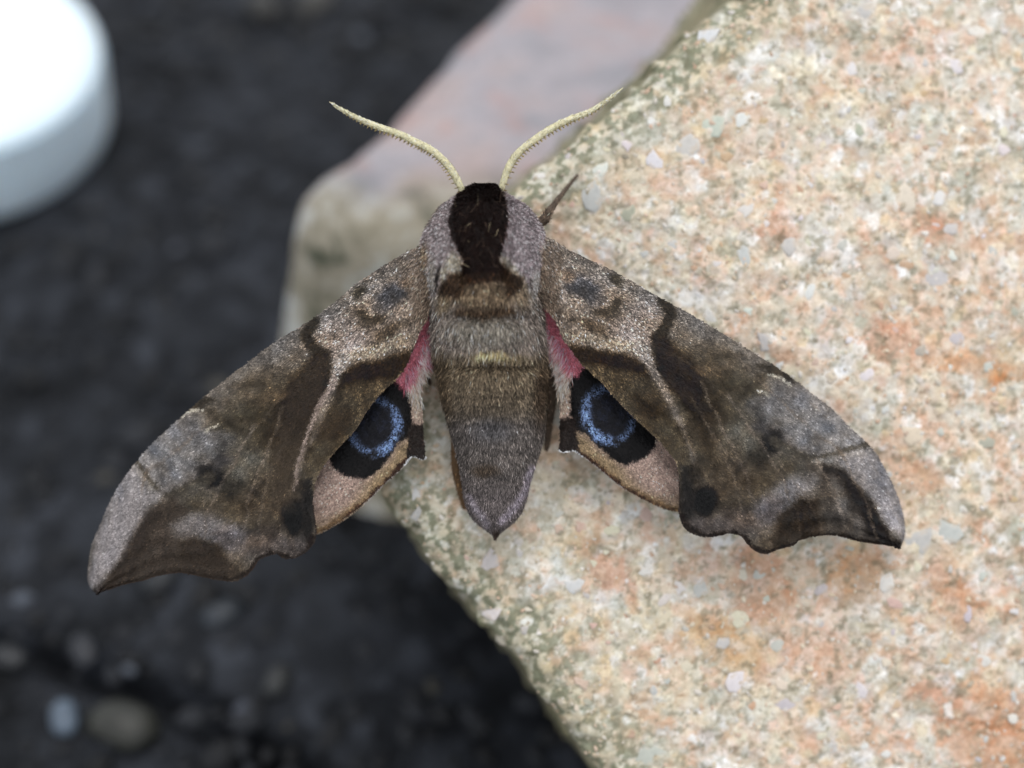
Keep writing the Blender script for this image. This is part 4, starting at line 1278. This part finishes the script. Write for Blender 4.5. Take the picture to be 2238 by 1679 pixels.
ANT = {-1: [(1014, 424), (992, 381), (970, 352), (940, 327), (908, 311), (869, 292), (826, 277), (787, 261), (752, 243), (720, 223)],
       1: [(1092, 424), (1112, 366), (1135, 333), (1168, 306), (1207, 280), (1246, 261), (1289, 244), (1325, 221), (1362, 192)]}
for side, ap in ANT.items():
    za = np.interp(np.linspace(0, 1, len(ap)), [0, .3, 1], [8.2, 9.0, 7.2])
    pts = np.array([px(a, b, z) for (a, b), z in zip(ap, za)])
    q = np.linspace(0, 1, len(ap)); rad = np.interp(q, [0, .1, .6, .85, 1], [.26, .34, .30, .18, .03])
    C, rr, T, A, B = tube(pts, rad, 10, 14)
    # each joint of the shaft bulges a little
    seg = 1 + 0.10 * np.abs(np.sin(np.arange(len(C)) * math.pi / 2.0 + .3))
    th = np.linspace(0, 2 * math.pi, 10, endpoint=False)
    V = C[:, None] + (rr * seg)[:, None, None] * (A[:, None] * np.cos(th)[None, :, None] + B[:, None] * np.sin(th)[None, :, None])
    base = np.tile([[226, 218, 180]], (len(C) * 10, 1)).astype(float)
    base *= (0.90 + 0.2 * hash01(len(base), 5))[:, None]
    ant = mpart('antenna', make_mesh('antenna', loc(V.reshape(-1, 3)), tube_faces(len(C), 10), alb_arr(base)), M_SKIN)
    # comb of short cilia along the lower side, pale scales over the shaft
    rr_ = np.random.default_rng(50 + side)
    nC = len(C); per = 26
    idx = np.repeat(np.arange(2, nC - 6), per)
    ph = rr_.uniform(0, 2 * math.pi, len(idx))
    comb = rr_.random(len(idx)) < .34
    out_sign = 1 if A[nC // 2, 1] < 0 else -1
    ph = np.where(comb, rr_.normal(0 if out_sign > 0 else math.pi, .5, len(idx)), ph)
    Nn = A[idx] * np.cos(ph)[:, None] + B[idx] * np.sin(ph)[:, None]
    pos = C[idx] + Nn * rr[idx][:, None] * 0.9 + T[idx] * rr_.uniform(-.1, .1, len(idx))[:, None]
    pos = np.where(comb[:, None], C[idx] + Nn * rr[idx][:, None] * .9, pos)
    Dd = np.where(comb[:, None], Nn + T[idx] * .35, T[idx] + Nn * .35) + rr_.normal(0, .12, (len(idx), 3))
    Dd /= np.linalg.norm(Dd, axis=1, keepdims=True)
    jt = (idx // 3) * 3
    pos = np.where(comb[:, None], C[np.minimum(jt, nC - 1)] + (pos - C[idx]), pos)
    L = np.where(comb, rr[idx] * 1.25, .28) * rr_.uniform(.6, 1.2, len(idx))
    Cc = np.where(comb[:, None], np.array([[186, 166, 120]]), np.array([[236, 228, 190]])) * np.exp(rr_.normal(0, .16, (len(idx), 1)))
    me = hair_mesh('cilia', pos, Dd, L, np.where(comb, .045, .10), Cc, Cc, Nn + rr_.normal(0, .3, (len(idx), 3)))
    tag(mpart('cilia', me, M_FUR, ant), kind='stuff')


def surf(x, y):
    P = px(x, y, -0.5)
    return float(rock_z(P[None, :2])[0])


LEGS = [  # femur root, knee, ankle, foot: (x, y, z above plane)
    ([(1150, 500, 5.0), (1188, 482, 5.2), (1200, 462, 4.2), (1228, 425, 1.8), (1262, 383, None)], [.42, .46, .34, .22, .12]),
    ([(975, 505, 5.0), (945, 500, 5.2), (938, 540, 3.6), (958, 600, 1.5), (985, 640, None)], [.55, .6, .48, .32, .16]),
    ([(1150, 640, 4.0), (1215, 640, 4.6), (1260, 660, 3.0), (1290, 690, 1.0), (1320, 720, None)], [.55, .62, .5, .34, .16]),
    ([(980, 660, 4.0), (940, 690, 4.2), (925, 740, 3.0), (928, 800, 1.2), (940, 840, None)], [.55, .62, .5, .34, .16]),
    ([(1130, 720, 3.6), (1180, 780, 4.0), (1205, 850, 2.8), (1200, 930, 1.0), (1195, 985, None)], [.5, .62, .5, .34, .16]),
    ([(1030, 760, 3.6), (1010, 860, 3.4), (1000, 940, 2.4), (1000, 1030, 1.2), (1016, 1112, None)], [.5, .62, .62, .55, .2])]
for n_, (kp, rad) in enumerate(LEGS):
    pts = [px(a, b, (z if z is not None else surf(a, b) + .2)) for a, b, z in kp]
    C, rr, T, A, B = tube(pts, rad, 8, 8)
    th = np.linspace(0, 2 * math.pi, 8, endpoint=False)
    V = C[:, None] + rr[:, None, None] * (A[:, None] * np.cos(th)[None, :, None] + B[:, None] * np.sin(th)[None, :, None])
    colr = (92, 78, 66) if n_ != 5 else (104, 80, 56)
    leg = mpart('leg', make_mesh('leg', loc(V.reshape(-1, 3)), tube_faces(len(C), 8), np.tile(alb(*colr), (len(C) * 8, 1))), M_SKIN)
    rl = np.random.default_rng(60 + n_)
    idx = np.repeat(np.arange(len(C) - 1), 26); ph = rl.uniform(0, 6.28, len(idx))
    Nn = A[idx] * np.cos(ph)[:, None] + B[idx] * np.sin(ph)[:, None]
    pos = C[idx] + Nn * rr[idx][:, None]; Dd = T[idx] + Nn * .4 + rl.normal(0, .2, (len(idx), 3)); Dd /= np.linalg.norm(Dd, axis=1, keepdims=True)
    Cc = np.array([colr], float) * np.exp(rl.normal(0, .35, (len(idx), 1)))
    me = hair_mesh('leg_hairs', pos, Dd, rr[idx] * rl.uniform(.5, 1.1, len(idx)), np.full(len(idx), .06), Cc, Cc, Nn + rl.normal(0, .3, (len(idx), 3)))
    tag(mpart('leg_hairs', me, M_FUR, leg), kind='stuff')
